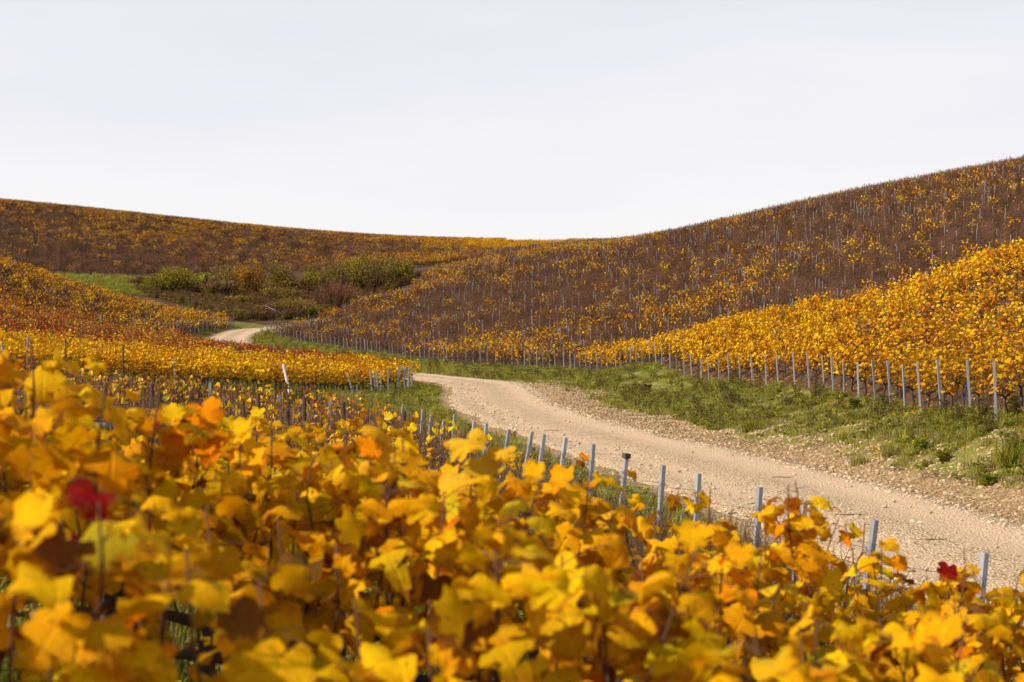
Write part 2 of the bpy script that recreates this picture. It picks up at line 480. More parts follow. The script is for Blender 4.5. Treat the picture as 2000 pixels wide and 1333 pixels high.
def m_leaf_mass(name, tr=0.3, var=0.35):
    m, t = newmat(name)
    a = N(t, 'ShaderNodeAttribute', attribute_name='tint')
    oi = t.nodes.new('ShaderNodeObjectInfo')
    hsv = N(t, 'ShaderNodeHueSaturation'); t.links.new(a.outputs['Color'], hsv.inputs['Color'])
    t.links.new(math_(t, 'MULTIPLY_ADD', oi.outputs['Random'], 0.03, 0.485), hsv.inputs['Hue'])
    t.links.new(math_(t, 'MULTIPLY_ADD', oi.outputs['Random'], var, 1.0 - var / 2), hsv.inputs['Value'])
    leaf_shader(t, hsv.outputs[0], None, tr)
    return m

def m_bark(name, c1, c2, scale=30, var=0.0):
    m, t = newmat(name)
    g = t.nodes.new('ShaderNodeTexCoord').outputs['Object']
    mpn = N(t, 'ShaderNodeMapping'); mpn.inputs['Scale'].default_value = (1, 1, 0.25)
    t.links.new(g, mpn.inputs[0])
    n1 = noise(t, mpn.outputs[0], scale, 5, 0.65)
    col = mixc(t, n1, c1, c2)
    if var:
        oi = t.nodes.new('ShaderNodeObjectInfo'); hsv = N(t, 'ShaderNodeHueSaturation'); t.links.new(col, hsv.inputs['Color'])
        t.links.new(math_(t, 'MULTIPLY_ADD', oi.outputs['Random'], var, 1.0 - var / 2), hsv.inputs['Value']); col = hsv.outputs[0]
    finish(t, col, 0.9, bump(t, n1, 0.6, 0.01), 0.15)
    return m

def m_post():
    m, t = newmat('weathered post')
    g = t.nodes.new('ShaderNodeTexCoord').outputs['Object']
    oi = t.nodes.new('ShaderNodeObjectInfo')
    off = t.nodes.new('ShaderNodeVectorMath'); off.operation = 'ADD'
    cmb = t.nodes.new('ShaderNodeCombineXYZ'); t.links.new(math_(t, 'MULTIPLY', oi.outputs['Random'], 50.0), cmb.inputs[2])
    t.links.new(g, off.inputs[0]); t.links.new(cmb.outputs[0], off.inputs[1])
    mpn = N(t, 'ShaderNodeMapping'); mpn.inputs['Scale'].default_value = (1, 1, 0.08)
    t.links.new(off.outputs[0], mpn.inputs[0])
    n1 = noise(t, mpn.outputs[0], 55, 5, 0.6); n2 = noise(t, off.outputs[0], 7, 4)
    col = mixc(t, n1, (0.17, 0.172, 0.185), (0.37, 0.365, 0.37))
    col = mixc(t, math_(t, 'MULTIPLY', rampf(t, n2, 0.5, 0.75), 0.6), col, (0.17, 0.16, 0.14))
    hsv = N(t, 'ShaderNodeHueSaturation'); t.links.new(col, hsv.inputs['Color'])
    t.links.new(math_(t, 'MULTIPLY_ADD', oi.outputs['Random'], 0.5, 0.75), hsv.inputs['Value'])
    finish(t, hsv.outputs[0], 0.8, bump(t, n1, 0.5, 0.004), 0.25)
    return m

def m_plain(name, c, rough=0.6, var=0.25):
    m, t = newmat(name)
    g = t.nodes.new('ShaderNodeTexCoord').outputs['Object']
    n1 = noise(t, g, 25, 4)
    finish(t, mixc(t, n1, tuple(x * (1 - var) for x in c), tuple(min(0.9, x * (1 + var)) for x in c)), rough, bump(t, n1, 0.3, 0.003))
    return m

def m_stone(name='limestone', c1=(0.24, 0.135, 0.055), c2=(0.58, 0.40, 0.21)):
    m, t = newmat(name)
    oi = t.nodes.new('ShaderNodeObjectInfo')
    g = N(t, 'ShaderNodeNewGeometry').outputs['Position']
    n1 = noise(t, g, 30, 4)
    c = mixc(t, oi.outputs['Random'], c1, c2)
    c = mixc(t, math_(t, 'MULTIPLY', n1, 0.5), c, (0.28, 0.19, 0.11))
    finish(t, c, 0.9, bump(t, n1, 0.5, 0.01), 0.15)
    return m

M_GROUND = m_ground(); M_TRACK = m_track(); M_LEAF = m_leaf_near()
M_MASS = m_leaf_mass('leaf mass'); M_GRASS = m_leaf_mass('grass blades', 0.42, 0.5); M_BUSH = m_leaf_mass('bush leaves', 0.3, 0.1)
M_TRUNK = m_bark('old vine wood', (0.035, 0.024, 0.018), (0.12, 0.085, 0.065))
M_CANE = m_bark('vine cane', (0.065, 0.030, 0.015), (0.18, 0.085, 0.042), 20)
M_CANEFAR = m_bark('dry vine cane', (0.095, 0.042, 0.023), (0.20, 0.102, 0.062), 12, 0.9)
M_POST = m_post()
M_HILLPOST = m_plain('dull galvanised steel', (0.25, 0.235, 0.24), 0.7)
M_DARKPOST = m_bark('dark old wood', (0.045, 0.030, 0.022), (0.15, 0.10, 0.072))
M_STEEL = m_plain('steel wire', (0.20, 0.20, 0.21), 0.45)
M_WHITE = m_plain('white paint', (0.86, 0.86, 0.84), 0.5, 0.06)
M_BLUE = m_plain('blue plastic', (0.03, 0.15, 0.42), 0.45)
M_TEAL = m_plain('teal twine', (0.02, 0.42, 0.36), 0.6)
M_STONE = m_stone(); M_STONE_PALE = m_stone('pale limestone', (0.46, 0.32, 0.19), (0.78, 0.62, 0.43))

# ------------------------------------------------------------------ ground and track objects
me = mesh_np('ground', np.stack([gxr, gyr, gh], 1), quads, 4)
ca = me.color_attributes.new('mask', 'FLOAT_COLOR', 'POINT')
ca.data.foreach_set('color', msk.astype(np.float32).ravel())
smooth(me)
me.materials.append(M_GROUND)
ground = bpy.data.objects.new('ground', me); COL.objects.link(ground)
tag(ground, 'rolling earth and grass ground under the vineyards', None, None, 'structure')

# the track is a strip of its own with two worn wheel lanes and a raised stony crown
nc = 21
u = np.linspace(-1, 1, nc)
V = []; MK = []
for i in range(len(TC)):
    s = i * 0.4
    wl = 1.95 + 0.35 * (float(vnoise([s], [0], 3.0, 1)[0]) - 0.5) + 0.3 * (float(vnoise([s], [0], 0.8, 4)[0]) - 0.5)
    wr = 2.05 + 0.45 * (float(vnoise([s], [9], 4.0, 2)[0]) - 0.5) + 0.3 * (float(vnoise([s], [5], 0.9, 6)[0]) - 0.5)
    for k in range(nc):
        a = u[k]
        d = a * (wl if a < 0 else wr)
        p = TC[i] + TN[i] * d
        rut = -0.035 * math.exp(-((abs(d) - 0.9) / 0.38) ** 2) + 0.02 * math.exp(-(d / 0.5) ** 2)
        z = TZ[i] + 0.075 + rut + (0.02 * (float(hash2(np.array([i]), np.array([k]), 3)[0]) - 0.5))
        if k in (0, nc - 1): z -= 0.14
        elif k in (1, nc - 2): z -= 0.05
        V.append((p[0], p[1], z))
        st = 0.85 - 1.0 * math.exp(-((d - 0.95) / 0.6) ** 2) - 0.6 * math.exp(-((d + 0.95) / 0.45) ** 2)
        MK.append((max(0, st), 0, 0, 1))
ti = np.arange(len(TC) * nc).reshape(len(TC), nc)
tq = np.stack([ti[:-1, :-1], ti[:-1, 1:], ti[1:, 1:], ti[1:, :-1]], -1).reshape(-1, 4)
me = mesh_np('gravel_track', np.array(V), tq, 4)
ca = me.color_attributes.new('mask', 'FLOAT_COLOR', 'POINT')
ca.data.foreach_set('color', np.array(MK, np.float32).ravel())
smooth(me); me.materials.append(M_TRACK)
trk = bpy.data.objects.new('gravel_track', me); COL.objects.link(trk)
tag(trk, 'pale stony track winding through the vineyards', None, None, 'structure')

# ------------------------------------------------------------------ mesh collecting
class MB:
    def __init__(s): s.v = []; s.f = []; s.mi = []; s.t = []
    def add(s, vs, fs, mi=0, tint=(0.5, 0.5, 0.5)):
        o = len(s.v)
        s.v += [tuple(q) for q in vs]; s.f += [tuple(o + i for i in f) for f in fs]
        s.mi += [mi] * len(fs); s.t += [(*tint, 1.0)] * len(vs)
    def tube(s, pts, rad, sides=4, mi=0, tint=(0.5, 0.5, 0.5), cap=True):
        n = len(pts); vs = []; fs = []
        for i in range(n):
            a = Vector(pts[max(0, i - 1)]); b = Vector(pts[min(n - 1, i + 1)])
            d = (b - a); d = d.normalized() if d.length > 1e-9 else Vector((0, 0, 1))
            r = d.cross(Vector((0.31, 0.95, 0.05)))
            r = r.normalized() if r.length > 1e-4 else Vector((1, 0, 0))
            q = d.cross(r)
            rr = rad[i] if hasattr(rad, '__len__') else rad
            for k in range(sides):
                c = 2 * math.pi * k / sides
                vs.append(Vector(pts[i]) + r * (math.cos(c) * rr) + q * (math.sin(c) * rr))
        for i in range(n - 1):
            for k in range(sides):
                k2 = (k + 1) % sides
                fs.append((i * sides + k, i * sides + k2, (i + 1) * sides + k2, (i + 1) * sides + k))
        if cap:
            fs.append(tuple(range((n - 1) * sides, n * sides)))
        s.add(vs, fs, mi, tint)
    def mesh(s, name, mats, tint=True, sm=False):
        m = bpy.data.meshes.new(name); m.from_pydata(s.v, [], s.f)
        for x in mats: m.materials.append(x)
        if len(mats) > 1: m.polygons.foreach_set('material_index', np.array(s.mi, np.int32))
        if tint:
            c = m.color_attributes.new('tint', 'FLOAT_COLOR', 'POINT')
            c.data.foreach_set('color', np.array(s.t, np.float32).ravel())
        if sm: smooth(m)
        m.update()
        return m

def link(name, mesh, parent=None, loc=None, rot=None, scl=None):
    o = bpy.data.objects.new(name, mesh)
    COL.objects.link(o)
    if parent is not None: o.parent = parent
    if loc is not None: o.location = loc
    if rot is not None: o.rotation_euler = rot
    if scl is not None: o.scale = scl if hasattr(scl, '__len__') else (scl, scl, scl)
    return o

# ------------------------------------------------------------------ leaves
HALF = [(0.00, 0.03), (0.05, -0.09), (0.17, -0.17), (0.31, -0.16), (0.41, -0.06), (0.47, 0.07), (0.55, 0.20), (0.56, 0.33), (0.50, 0.41),
        (0.54, 0.52), (0.50, 0.63), (0.41, 0.69), (0.32, 0.72), (0.28, 0.82), (0.18, 0.90), (0.08, 0.94), (0.0, 1.0)]
HALF_S = [(0.0, 0.02), (0.14, -0.15), (0.34, -0.10), (0.52, 0.20), (0.46, 0.36), (0.48, 0.56), (0.27, 0.68), (0.16, 0.90), (0.0, 1.0)]
def leaf_mesh_data(rng, half, cup=0.25, fold=0.2, wav=0.05):
    big = len(half) > 12
    dp = rng.uniform(0.70, 1.0)
    def shape(pts, sg):
        res = []
        for i, (x, y) in enumerate(pts):
            k = 1.0
            if big and i in (8, 12): k = dp
            if big and i % 2 and 0 < i < len(half) - 1: k *= rng.uniform(0.92, 1.0)
            if big: k *= rng.uniform(0.95, 1.05)
            res.append((sg * x * k * rng.uniform(0.96, 1.04), 0.35 + (y - 0.35) * (k if y > 0.05 else 1.0) * rng.uniform(0.97, 1.03)))
        return res
    r = shape(half, 1); l = shape(half, -1)[1:-1]
    outl = r + l[::-1]
    ph = rng.uniform(0, 6.3); ph2 = rng.uniform(0, 6.3)
    tw = rng.uniform(-0.2, 0.2)
    def zz(x, y):
        rr = math.hypot(x, y - 0.35)
        a = math.atan2(x, y - 0.3)
        return -cup * rr * rr * 1.6 + fold * abs(x) + wav * math.sin(3 * a + ph) * rr * 2 + 0.6 * wav * math.sin(7 * a + ph2) * rr + tw * x * y
    ctr = [(0, 0.16), (0, 0.42), (0, 0.70)]
    vs = [(x, y, zz(x, y)) for x, y in outl + ctr]
    no = len(outl)
    fs = []
    for i in range(no):
        j = (i + 1) % no
        ym = (outl[i][1] + outl[j][1]) / 2
        c = no + (0 if ym < 0.2 else 1 if ym < 0.6 else 2)
        fs.append((i, c, j))
    # bridge the fan centres on both halves
    def cidx(i):
        j = (i + 1) % no
        ym = (outl[i][1] + outl[j][1]) / 2
        return 0 if ym < 0.2 else 1 if ym < 0.6 else 2
    for i in range(no):
        a = cidx((i - 1) % no); b = cidx(i)
        if a != b: fs.append((i, no + a, no + b))
    return vs, fs
LR = random.Random(3)
LEAF_BIG = []
for k in range(9):
    vs, fs = leaf_mesh_data(LR, HALF, LR.uniform(0.1, 0.8), LR.uniform(0.0, 0.55), LR.uniform(0.06, 0.16))
    b = MB(); b.add(vs, fs); LEAF_BIG.append(b.mesh('leaf', [M_LEAF], tint=False, sm=True))
# withered, curled up leaves
for k in range(2):
    vs, fs = leaf_mesh_data(LR, HALF, 1.3, 0.9, 0.16)
    b = MB(); b.add(vs, fs); LEAF_BIG.append(b.mesh('leaf', [M_LEAF], tint=False, sm=True))
LEAF_MID = []
for k in range(5):
    vs, fs = leaf_mesh_data(LR, HALF_S, LR.uniform(0.05, 0.5), LR.uniform(0.0, 0.4), LR.uniform(0.03, 0.08))
    b = MB(); b.add(vs, fs); LEAF_MID.append(b.mesh('leaf', [M_LEAF], tint=False, sm=True))
LEAF_LOW = []
for k in range(4):
    c = LR.uniform(-0.25, 0.1); f = LR.uniform(0.05, 0.35)
    vs = [(0, 0, 0), (0.5, 0.1, f), (0.47, 0.6, f + c * 0.3), (0, 1.0, c), (-0.47, 0.6, f + c * 0.3), (-0.5, 0.1, f)]
    LEAF_LOW.append((vs, [(0, 1, 2, 3), (0, 3, 4, 5)]))

def jit(c, rng, a=0.15):
    k = rng.uniform(1 - a, 1 + a)
    return (min(0.9, c[0] * k * rng.uniform(0.95, 1.05)), min(0.9, c[1] * k * rng.uniform(0.9, 1.1)), c[2] * k)
GOLD = [((0.84, 0.46, 0.008), 40), ((0.80, 0.38, 0.006), 32), ((0.62, 0.27, 0.006), 14), ((0.66, 0.43, 0.015), 10), ((0.70, 0.22, 0.008), 5), ((0.28, 0.10, 0.012), 5)]
GOLDNEAR = [((0.86, 0.46, 0.004), 46), ((0.82, 0.38, 0.004), 30), ((0.70, 0.31, 0.004), 14), ((0.78, 0.45, 0.006), 8), ((0.82, 0.25, 0.001), 3), ((0.22, 0.075, 0.004), 3)]
AMBER = [((0.74, 0.36, 0.004), 34), ((0.64, 0.27, 0.004), 30), ((0.68, 0.37, 0.006), 12), ((0.46, 0.31, 0.010), 2), ((0.62, 0.19, 0.005), 5), ((0.20, 0.075, 0.008), 9)]
ORANGE = [((0.70, 0.30, 0.010), 30), ((0.62, 0.18, 0.012), 30), ((0.50, 0.20, 0.010), 20), ((0.44, 0.05, 0.012), 6), ((0.26, 0.10, 0.02), 12)]
REDS = [((0.45, 0.045, 0.012), 30), ((0.38, 0.03, 0.012), 15), ((0.60, 0.16, 0.012), 25), ((0.62, 0.28, 0.01), 20), ((0.22, 0.07, 0.02), 15)]
BROWNL = [((0.30, 0.12, 0.02), 30), ((0.22, 0.08, 0.02), 30), ((0.62, 0.30, 0.01), 25), ((0.42, 0.18, 0.014), 20)]
def pick(pal, rng):
    r = rng.uniform(0, sum(w for _, w in pal))
    for c, w in pal:
        r -= w
        if r <= 0: return jit(c, rng)
    return jit(pal[-1][0], rng)

# ------------------------------------------------------------------ vines
def leaf_frame(p, out, rng, size, droop=None):
    d = rng.uniform(0.2, 1.25) if droop is None else droop
    tip = Vector((out.x + rng.uniform(-.6, .6), out.y + rng.uniform(-.6, .6), -d)).normalized()
    n = Vector((out.x * 0.9 + rng.uniform(-.5, .5), out.y * 0.9 + rng.uniform(-.5, .5), rng.uniform(0.1, 1.0)))
    n = (n - tip * n.dot(tip))
    n = n.normalized() if n.length > 1e-3 else Vector((0, 0, 1))
    x = tip.cross(n).normalized()
    return Matrix(((x.x * size, tip.x * size, n.x * size, p.x), (x.y * size, tip.y * size, n.y * size, p.y), (x.z * size, tip.z * size, n.z * size, p.z), (0, 0, 0, 1)))

def vine_plan(rng, ncanes=11, nleaf=110, top=1.22, lsize=(0.085, 0.15), low=0.45, spread=0.17, zb=0.42, lateral=0.0, tb=0.8):
    """where wood and leaves of one vine stand: row along local x, width along y"""
    lean = rng.uniform(-0.08, 0.08)
    trunk = [(0, 0, -0.06), (lean * 0.5 + rng.uniform(-.02, .02), rng.uniform(-.02, .02), 0.14), (lean + rng.uniform(-.03, .03), rng.uniform(-.02, .02), 0.29), (lean, 0, zb)]
    arms = [[(lean, 0, zb - 0.02), (lean + 0.2 * s, rng.uniform(-.02, .02), zb + 0.05), (lean + rng.uniform(0.42, 0.55) * s, rng.uniform(-.02, .02), zb + 0.06 + rng.uniform(-.02, .03))] for s in (-1, 1)]
    canes = []; leaves = []; stalks = []
    for i in range(ncanes):
        x0 = -0.52 + 1.04 * (i + rng.uniform(0.1, 0.9)) / ncanes
        h = top * rng.uniform(0.82, 1.06)
        y = rng.uniform(-.03, .03); x = x0; z = zb + 0.04
        pts = [(x, y, z)]
        nseg = 5
        yl = rng.uniform(-spread, spread); xl = rng.uniform(-.16, .16)
        for k in range(1, nseg + 1):
            t = k / nseg
            pts.append((x0 + xl * t + rng.uniform(-.018, .018), y + yl * t ** 1.3 + rng.uniform(-.018, .018), z + (h - z) * t))
        canes.append(pts)
    # weak side shoots
    nl = int(lateral * ncanes)
    for i in range(nl):
        c = canes[rng.randrange(ncanes)]
        k = rng.randrange(1, 4)
        a = Vector(c[k]); d = Vector((rng.uniform(-1, 1), rng.uniform(-1, 1), rng.uniform(0.1, 0.9))).normalized()
        L = rng.uniform(0.12, 0.35)
        stalks.append((a, a + d * L * 0.5 + Vector((0, 0, 0.02)), a + d * L + Vector((0, 0, rng.uniform(-.03, .06))), 0.0025))
    for i in range(nleaf):
        c = canes[rng.randrange(ncanes)]
        t = rng.uniform(0.0, 1.0) ** tb * (len(c) - 1.001)
        k = int(t); f = t - k
        a = Vector(c[k]).lerp(Vector(c[k + 1]), f)
        if a.z < low: a.z = low + rng.uniform(-0.08, 0.1)
        th = rng.uniform(0, 2 * math.pi)
        o = Vector((math.cos(th) * 0.7, math.sin(th) * 1.15, 0)).normalized()
        L = rng.uniform(0.03, 0.12)
        b = a + o * L + Vector((0, 0, rng.uniform(-.02, .05)))
        stalks.append((a, a.lerp(b, 0.5) + Vector((0, 0, 0.015)), b, 0.0019))
        leaves.append((b, o, rng.uniform(*lsize) * (1.0 if a.z < top * 0.9 else 0.8)))
    return trunk, arms, canes, stalks, leaves

def trunk_mesh(trunk, arms):
    b = MB()
    b.tube(trunk, [0.042, 0.034, 0.03, 0.034], 7)
    for a in arms: b.tube(a, [0.03, 0.019, 0.012], 5)
    return b.mesh('trunk', [M_TRUNK], tint=False, sm=True)
def cane_mesh(c, r=0.0045, sides=4):
    b = MB(); n = len(c)
    b.tube(c, [r * (1.0 - 0.55 * i / (n - 1)) for i in range(n)], sides)
    return b.mesh('cane', [M_CANE], tint=False, sm=True)

def make_near_variant(seed, leafmeshes, **kw):
    rng = random.Random(seed)
    trunk, arms, canes, stalks, leaves = vine_plan(rng, **kw)
    sb = MB()
    for a, m_, b_, r in stalks: sb.tube([a, m_, b_], [r, r * 0.8, r * 0.7], 3, cap=False)
    return dict(trunk=trunk_mesh(trunk, arms), canes=[cane_mesh(c, 0.0056) for c in canes],
                stalk=sb.mesh('stalk_twigs', [M_CANE], tint=False, sm=True) if stalks else None,
                leaves=[(leaf_frame(p, o, rng, s), leafmeshes[rng.randrange(len(leafmeshes))]) for p, o, s in leaves])
def make_mass_mesh(seed, pal, leafset, canemat, cane_r=0.006, cseg=2, lowtri=True, **kw):
    """one vine as a single light mesh"""
    rng = random.Random(seed)
    trunk, arms, canes, stalks, leaves = vine_plan(rng, **kw)
    b = MB()
    b.tube([trunk[0], trunk[2], trunk[3]], [0.04, 0.03, 0.03], 4, 0)
    for a in arms: b.tube([a[0], a[2]], [0.022, 0.012], 3, 0, cap=False)
    for c in canes:
        pts = [c[0], c[2], c[-1]]
        b.tube(pts, [cane_r, cane_r * 0.85, cane_r * 0.55], 3, 1, cap=False)
    for a, m_, e_, r in stalks:
        if r > 0.002: b.tube([a, e_], [cane_r * 0.7, cane_r * 0.45], 3, 1, cap=False)
    for p, o, s in leaves:
        M = leaf_frame(p, o, rng, s)
        vs, fs = leafset[rng.randrange(len(leafset))]
        b.add([M @ Vector(q) for q in vs], fs, 2, pick(pal, rng))
    return b.mesh('vine_mass', [M_TRUNK, canemat, M_MASS])
def make_mid_variant(seed, pal, **kw):
    rng = random.Random(seed)
    trunk, arms, canes, stalks, leaves = vine_plan(rng, **kw)
    cb = MB()
    for c in canes: cb.tube([c[0], c[2], c[3], c[-1]], [0.0055, 0.005, 0.004, 0.0025], 3, cap=False)
    for a, m_, e_, r in stalks: cb.tube([a, e_], [r, r * 0.7], 3, cap=False)
    fb = MB()
    sets = [leaf_mesh_data(rng, HALF_S, rng.uniform(0.05, 0.5), rng.uniform(0, 0.4), 0.05) for _ in range(5)]
    for p, o, s in leaves:
        M = leaf_frame(p, o, rng, s); vs, fs = sets[rng.randrange(5)]
        fb.add([M @ Vector(q) for q in vs], fs, 0, pick(pal, rng))
    return dict(trunk=trunk_mesh(trunk, arms), cane=cb.mesh('cane_tangle', [M_CANE], tint=False), foliage=fb.mesh('foliage', [M_MASS]))

def place_vine(var, loc, rz, scl, label, group, pal, rng, name='grapevine', keep=1.0, low_amber=0.0):
    e_ = bpy.data.objects.new(name, None)
    e_.empty_display_size = 0.2
    COL.objects.link(e_)
    e_.location = loc; e_.rotation_euler = (0, 0, rz); e_.scale = (scl, scl, scl)
    tag(e_, label, 'vine', group)
    link('trunk', var['trunk'], e_)
    if 'canes' in var:
        for c in var['canes']: link('cane', c, e_)
        if var['stalk']: tag(link('stalk_twigs', var['stalk'], e_), kind='stuff')
        for i, (M, m_) in enumerate(var['leaves']):
            if keep < 1.0 and rng.random() > keep: continue
            o = link('leaf', m_, e_)
            o.matrix_local = M
            o.color = (*pick(AMBER if low_amber and (M.translation.z < 0.66 or rng.random() < low_amber) else pal, rng), 1)
    else:
        tag(link('cane_tangle', var['cane'], e_), kind='stuff')
        tag(link('foliage', var['foliage'], e_), kind='stuff')
    return e_

def lattice(poly, direc, srow, splant, origin, jit_=0.12, seed=0):
    """points of a trellised block: (x, y, row number, place in the row)"""
    ux = np.array(direc, float); ux /= np.linalg.norm(ux); vx = np.array((-ux[1], ux[0]))
    if vx[1] < 0: vx = -vx
    P = np.array(poly, float) - np.array(origin)
    a0, a1 = (P @ ux).min(), (P @ ux).max(); b0, b1 = (P @ vx).min(), (P @ vx).max()
    rows = np.arange(math.floor(b0 / srow), math.ceil(b1 / srow) + 1)
    pl = np.arange(math.floor(a0 / splant), math.ceil(a1 / splant) + 1)
    R, Q = np.meshgrid(rows, pl, indexing='ij')
    R = R.ravel(); Q = Q.ravel()
    g = np.random.default_rng(seed)
    A = Q * splant + g.uniform(-jit_, jit_, len(Q)); B = R * srow + g.uniform(-0.04, 0.04, len(Q))
    x = origin[0] + A * ux[0] + B * vx[0]; y = origin[1] + A * ux[1] + B * vx[1]
    k = inpoly(x, y, poly) & (y > 0.5) & (np.abs(x) < 0.385 * y + 1.2)
    return x[k], y[k], R[k], Q[k], math.atan2(ux[1], ux[0])

# ---- geometry node scatter for what nobody could count
def scatter(name, label, protos, pts, rz, scl, idx, tilt=None):
    n = len(pts)
    m_ = bpy.data.meshes.new(name)
    m_.vertices.add(n); m_.vertices.foreach_set('co', np.asarray(pts, np.float32).ravel())
    rot = np.zeros((n, 3), np.float32); rot[:, 2] = rz
    if tilt is not None: rot[:, :2] = tilt
    at = m_.attributes.new('rot', 'FLOAT_VECTOR', 'POINT'); at.data.foreach_set('vector', rot.ravel())
    at = m_.attributes.new('scl', 'FLOAT', 'POINT'); at.data.foreach_set('value', np.asarray(scl, np.float32))
    at = m_.attributes.new('idx', 'INT', 'POINT'); at.data.foreach_set('value', np.asarray(idx, np.int32))
    g = bpy.data.node_groups.new(name, 'GeometryNodeTree')
    g.interface.new_socket('Geometry', in_out='INPUT', socket_type='NodeSocketGeometry')
    g.interface.new_socket('Geometry', in_out='OUTPUT', socket_type='NodeSocketGeometry')
    gi = g.nodes.new('NodeGroupInput'); go = g.nodes.new('NodeGroupOutput')
    def named(nm, typ):
        a = g.nodes.new('GeometryNodeInputNamedAttribute'); a.data_type = typ; a.inputs['Name'].default_value = nm
        return next(o for o in a.outputs if o.enabled and o.name == 'Attribute')
    ar = named('rot', 'FLOAT_VECTOR'); asx = named('scl', 'FLOAT'); ai = named('idx', 'INT')
    er = g.nodes.new('FunctionNodeEulerToRotation'); g.links.new(ar, er.inputs[0])
    jn = g.nodes.new('GeometryNodeJoinGeometry')
    for k, pm in enumerate(protos):
        po = bpy.data.objects.new(name + '_source', pm)
        oi = g.nodes.new('GeometryNodeObjectInfo'); oi.inputs['Object'].default_value = po; oi.inputs['As Instance'].default_value = False
        cmp_ = g.nodes.new('FunctionNodeCompare'); cmp_.data_type = 'INT'; cmp_.operation = 'EQUAL'
        ins = [s for s in cmp_.inputs if s.type == 'INT']
        g.links.new(ai, ins[0]); ins[1].default_value = k
        ip = g.nodes.new('GeometryNodeInstanceOnPoints')
        g.links.new(gi.outputs[0], ip.inputs['Points'])
        g.links.new(cmp_.outputs[0], ip.inputs['Selection'])
        g.links.new(oi.outputs['Geometry'], ip.inputs['Instance'])
        g.links.new(er.outputs[0], ip.inputs['Rotation'])
        g.links.new(asx, ip.inputs['Scale'])
        g.links.new(ip.outputs[0], jn.inputs[0])
    g.links.new(jn.outputs[0], go.inputs[0])
    o = link(name, m_)
    md = o.modifiers.new('scatter', 'NODES'); md.node_group = g
    tag(o, label, None, None, 'stuff')
    return o

# ------------------------------------------------------------------ vine models
DENSE = dict(ncanes=11, nleaf=146, top=1.22, lsize=(0.065, 0.13), low=0.40, spread=0.26, tb=0.55)
NEAR_GOLD = [make_near_variant(100 + i, LEAF_BIG, **DENSE) for i in range(4)]
NEAR_HALF = [make_near_variant(120 + i, LEAF_BIG, ncanes=9, nleaf=80, top=1.18, lsize=(0.065, 0.12), low=0.4, spread=0.25, lateral=0.6) for i in range(3)]
NEAR_BARE = [make_near_variant(140 + i, LEAF_BIG, ncanes=24, nleaf=n_, top=1.1, lsize=(0.05, 0.105), low=0.4, spread=0.30, lateral=3.0) for i, n_ in enumerate((3, 8, 13, 20, 10))]
RIGHT_GOLD = [make_near_variant(160 + i, LEAF_MID, ncanes=13, nleaf=76, top=1.28, lsize=(0.07, 0.135), low=0.26, spread=0.24) for i in range(5)]
MID_GOLD = [make_mid_variant(180 + i, GOLD, ncanes=13, nleaf=94, top=1.24, lsize=(0.07, 0.13), low=0.30, spread=0.2) for i in range(5)]

mass_gold = [make_mass_mesh(200 + i, GOLD, LEAF_LOW, M_CANE, ncanes=12, nleaf=92, top=1.28, lsize=(0.075, 0.14), low=0.34, spread=0.28) for i in range(5)]
bk = dict(ncanes=22, top=1.27, lsize=(0.10, 0.17), low=0.4, spread=0.26, lateral=1.6)
mass_brown = [make_mass_mesh(220 + i, BROWNL, LEAF_LOW, M_CANEFAR, cane_r=0.0085, nleaf=4, **bk) for i in range(4)]
mass_few = [make_mass_mesh(230 + i, GOLD, LEAF_LOW, M_CANEFAR, cane_r=0.008, nleaf=16, **bk) for i in range(4)]
mass_half = [make_mass_mesh(240 + i, GOLD, LEAF_LOW, M_CANEFAR, cane_r=0.008, nleaf=42, **bk) for i in range(3)]
mass_orange = [make_mass_mesh(250 + i, ORANGE, LEAF_LOW, M_CANEFAR, cane_r=0.008, nleaf=50, **bk) for i in range(3)]
mass_red = [make_mass_mesh(260 + i, REDS, LEAF_LOW, M_CANEFAR, cane_r=0.008, nleaf=55, **bk) for i in range(3)]
HILL = mass_brown + mass_few + mass_half + mass_gold + mass_orange + mass_red
HB, HF, HH, HG, HO, HR = 0, 4, 8, 11, 16, 19

def choose(base, cnt, n, g):
    return base + g.integers(0, cnt, n)

vrng = random.Random(21)
# ---- the rows round the camera
x, y, r, q, ang = lattice(POLY_NEAR, (0.9, 0.44), 0.9, 0.95, (0.0, 4.95), 0.1, 1)
z = height(x, y)
order = np.argsort(r * 100 + np.where(r <= 1, x, -x))
seen_row = {}
mass = ([], [], [])
ORD = ['first', 'second', 'third', 'fourth', 'fifth', 'sixth', 'seventh', 'eighth', 'ninth', 'tenth', 'eleventh', 'twelfth']
def nth(k):
    w = ['first', 'second', 'third', 'fourth', 'fifth', 'sixth', 'seventh', 'eighth', 'ninth', 'tenth', 'eleventh', 'twelfth', 'thirteenth', 'fourteenth', 'fifteenth', 'sixteenth',
         'seventeenth', 'eighteenth', 'nineteenth', 'twentieth']
    if k < 20: return w[k]
    tens = ['twenty', 'thirty', 'forty', 'fifty', 'sixty'][(k + 1) // 10 - 2]
    u1 = (k + 1) % 10
    return tens[:-1] + 'ieth' if u1 == 0 else tens + '-' + w[u1 - 1]
ROWN = {-3: 'blurred row closest to the camera', -2: 'second row from the camera', -1: 'third row from the camera', 0: 'tall fourth row from the camera', 1: 'fifth row from the camera'}
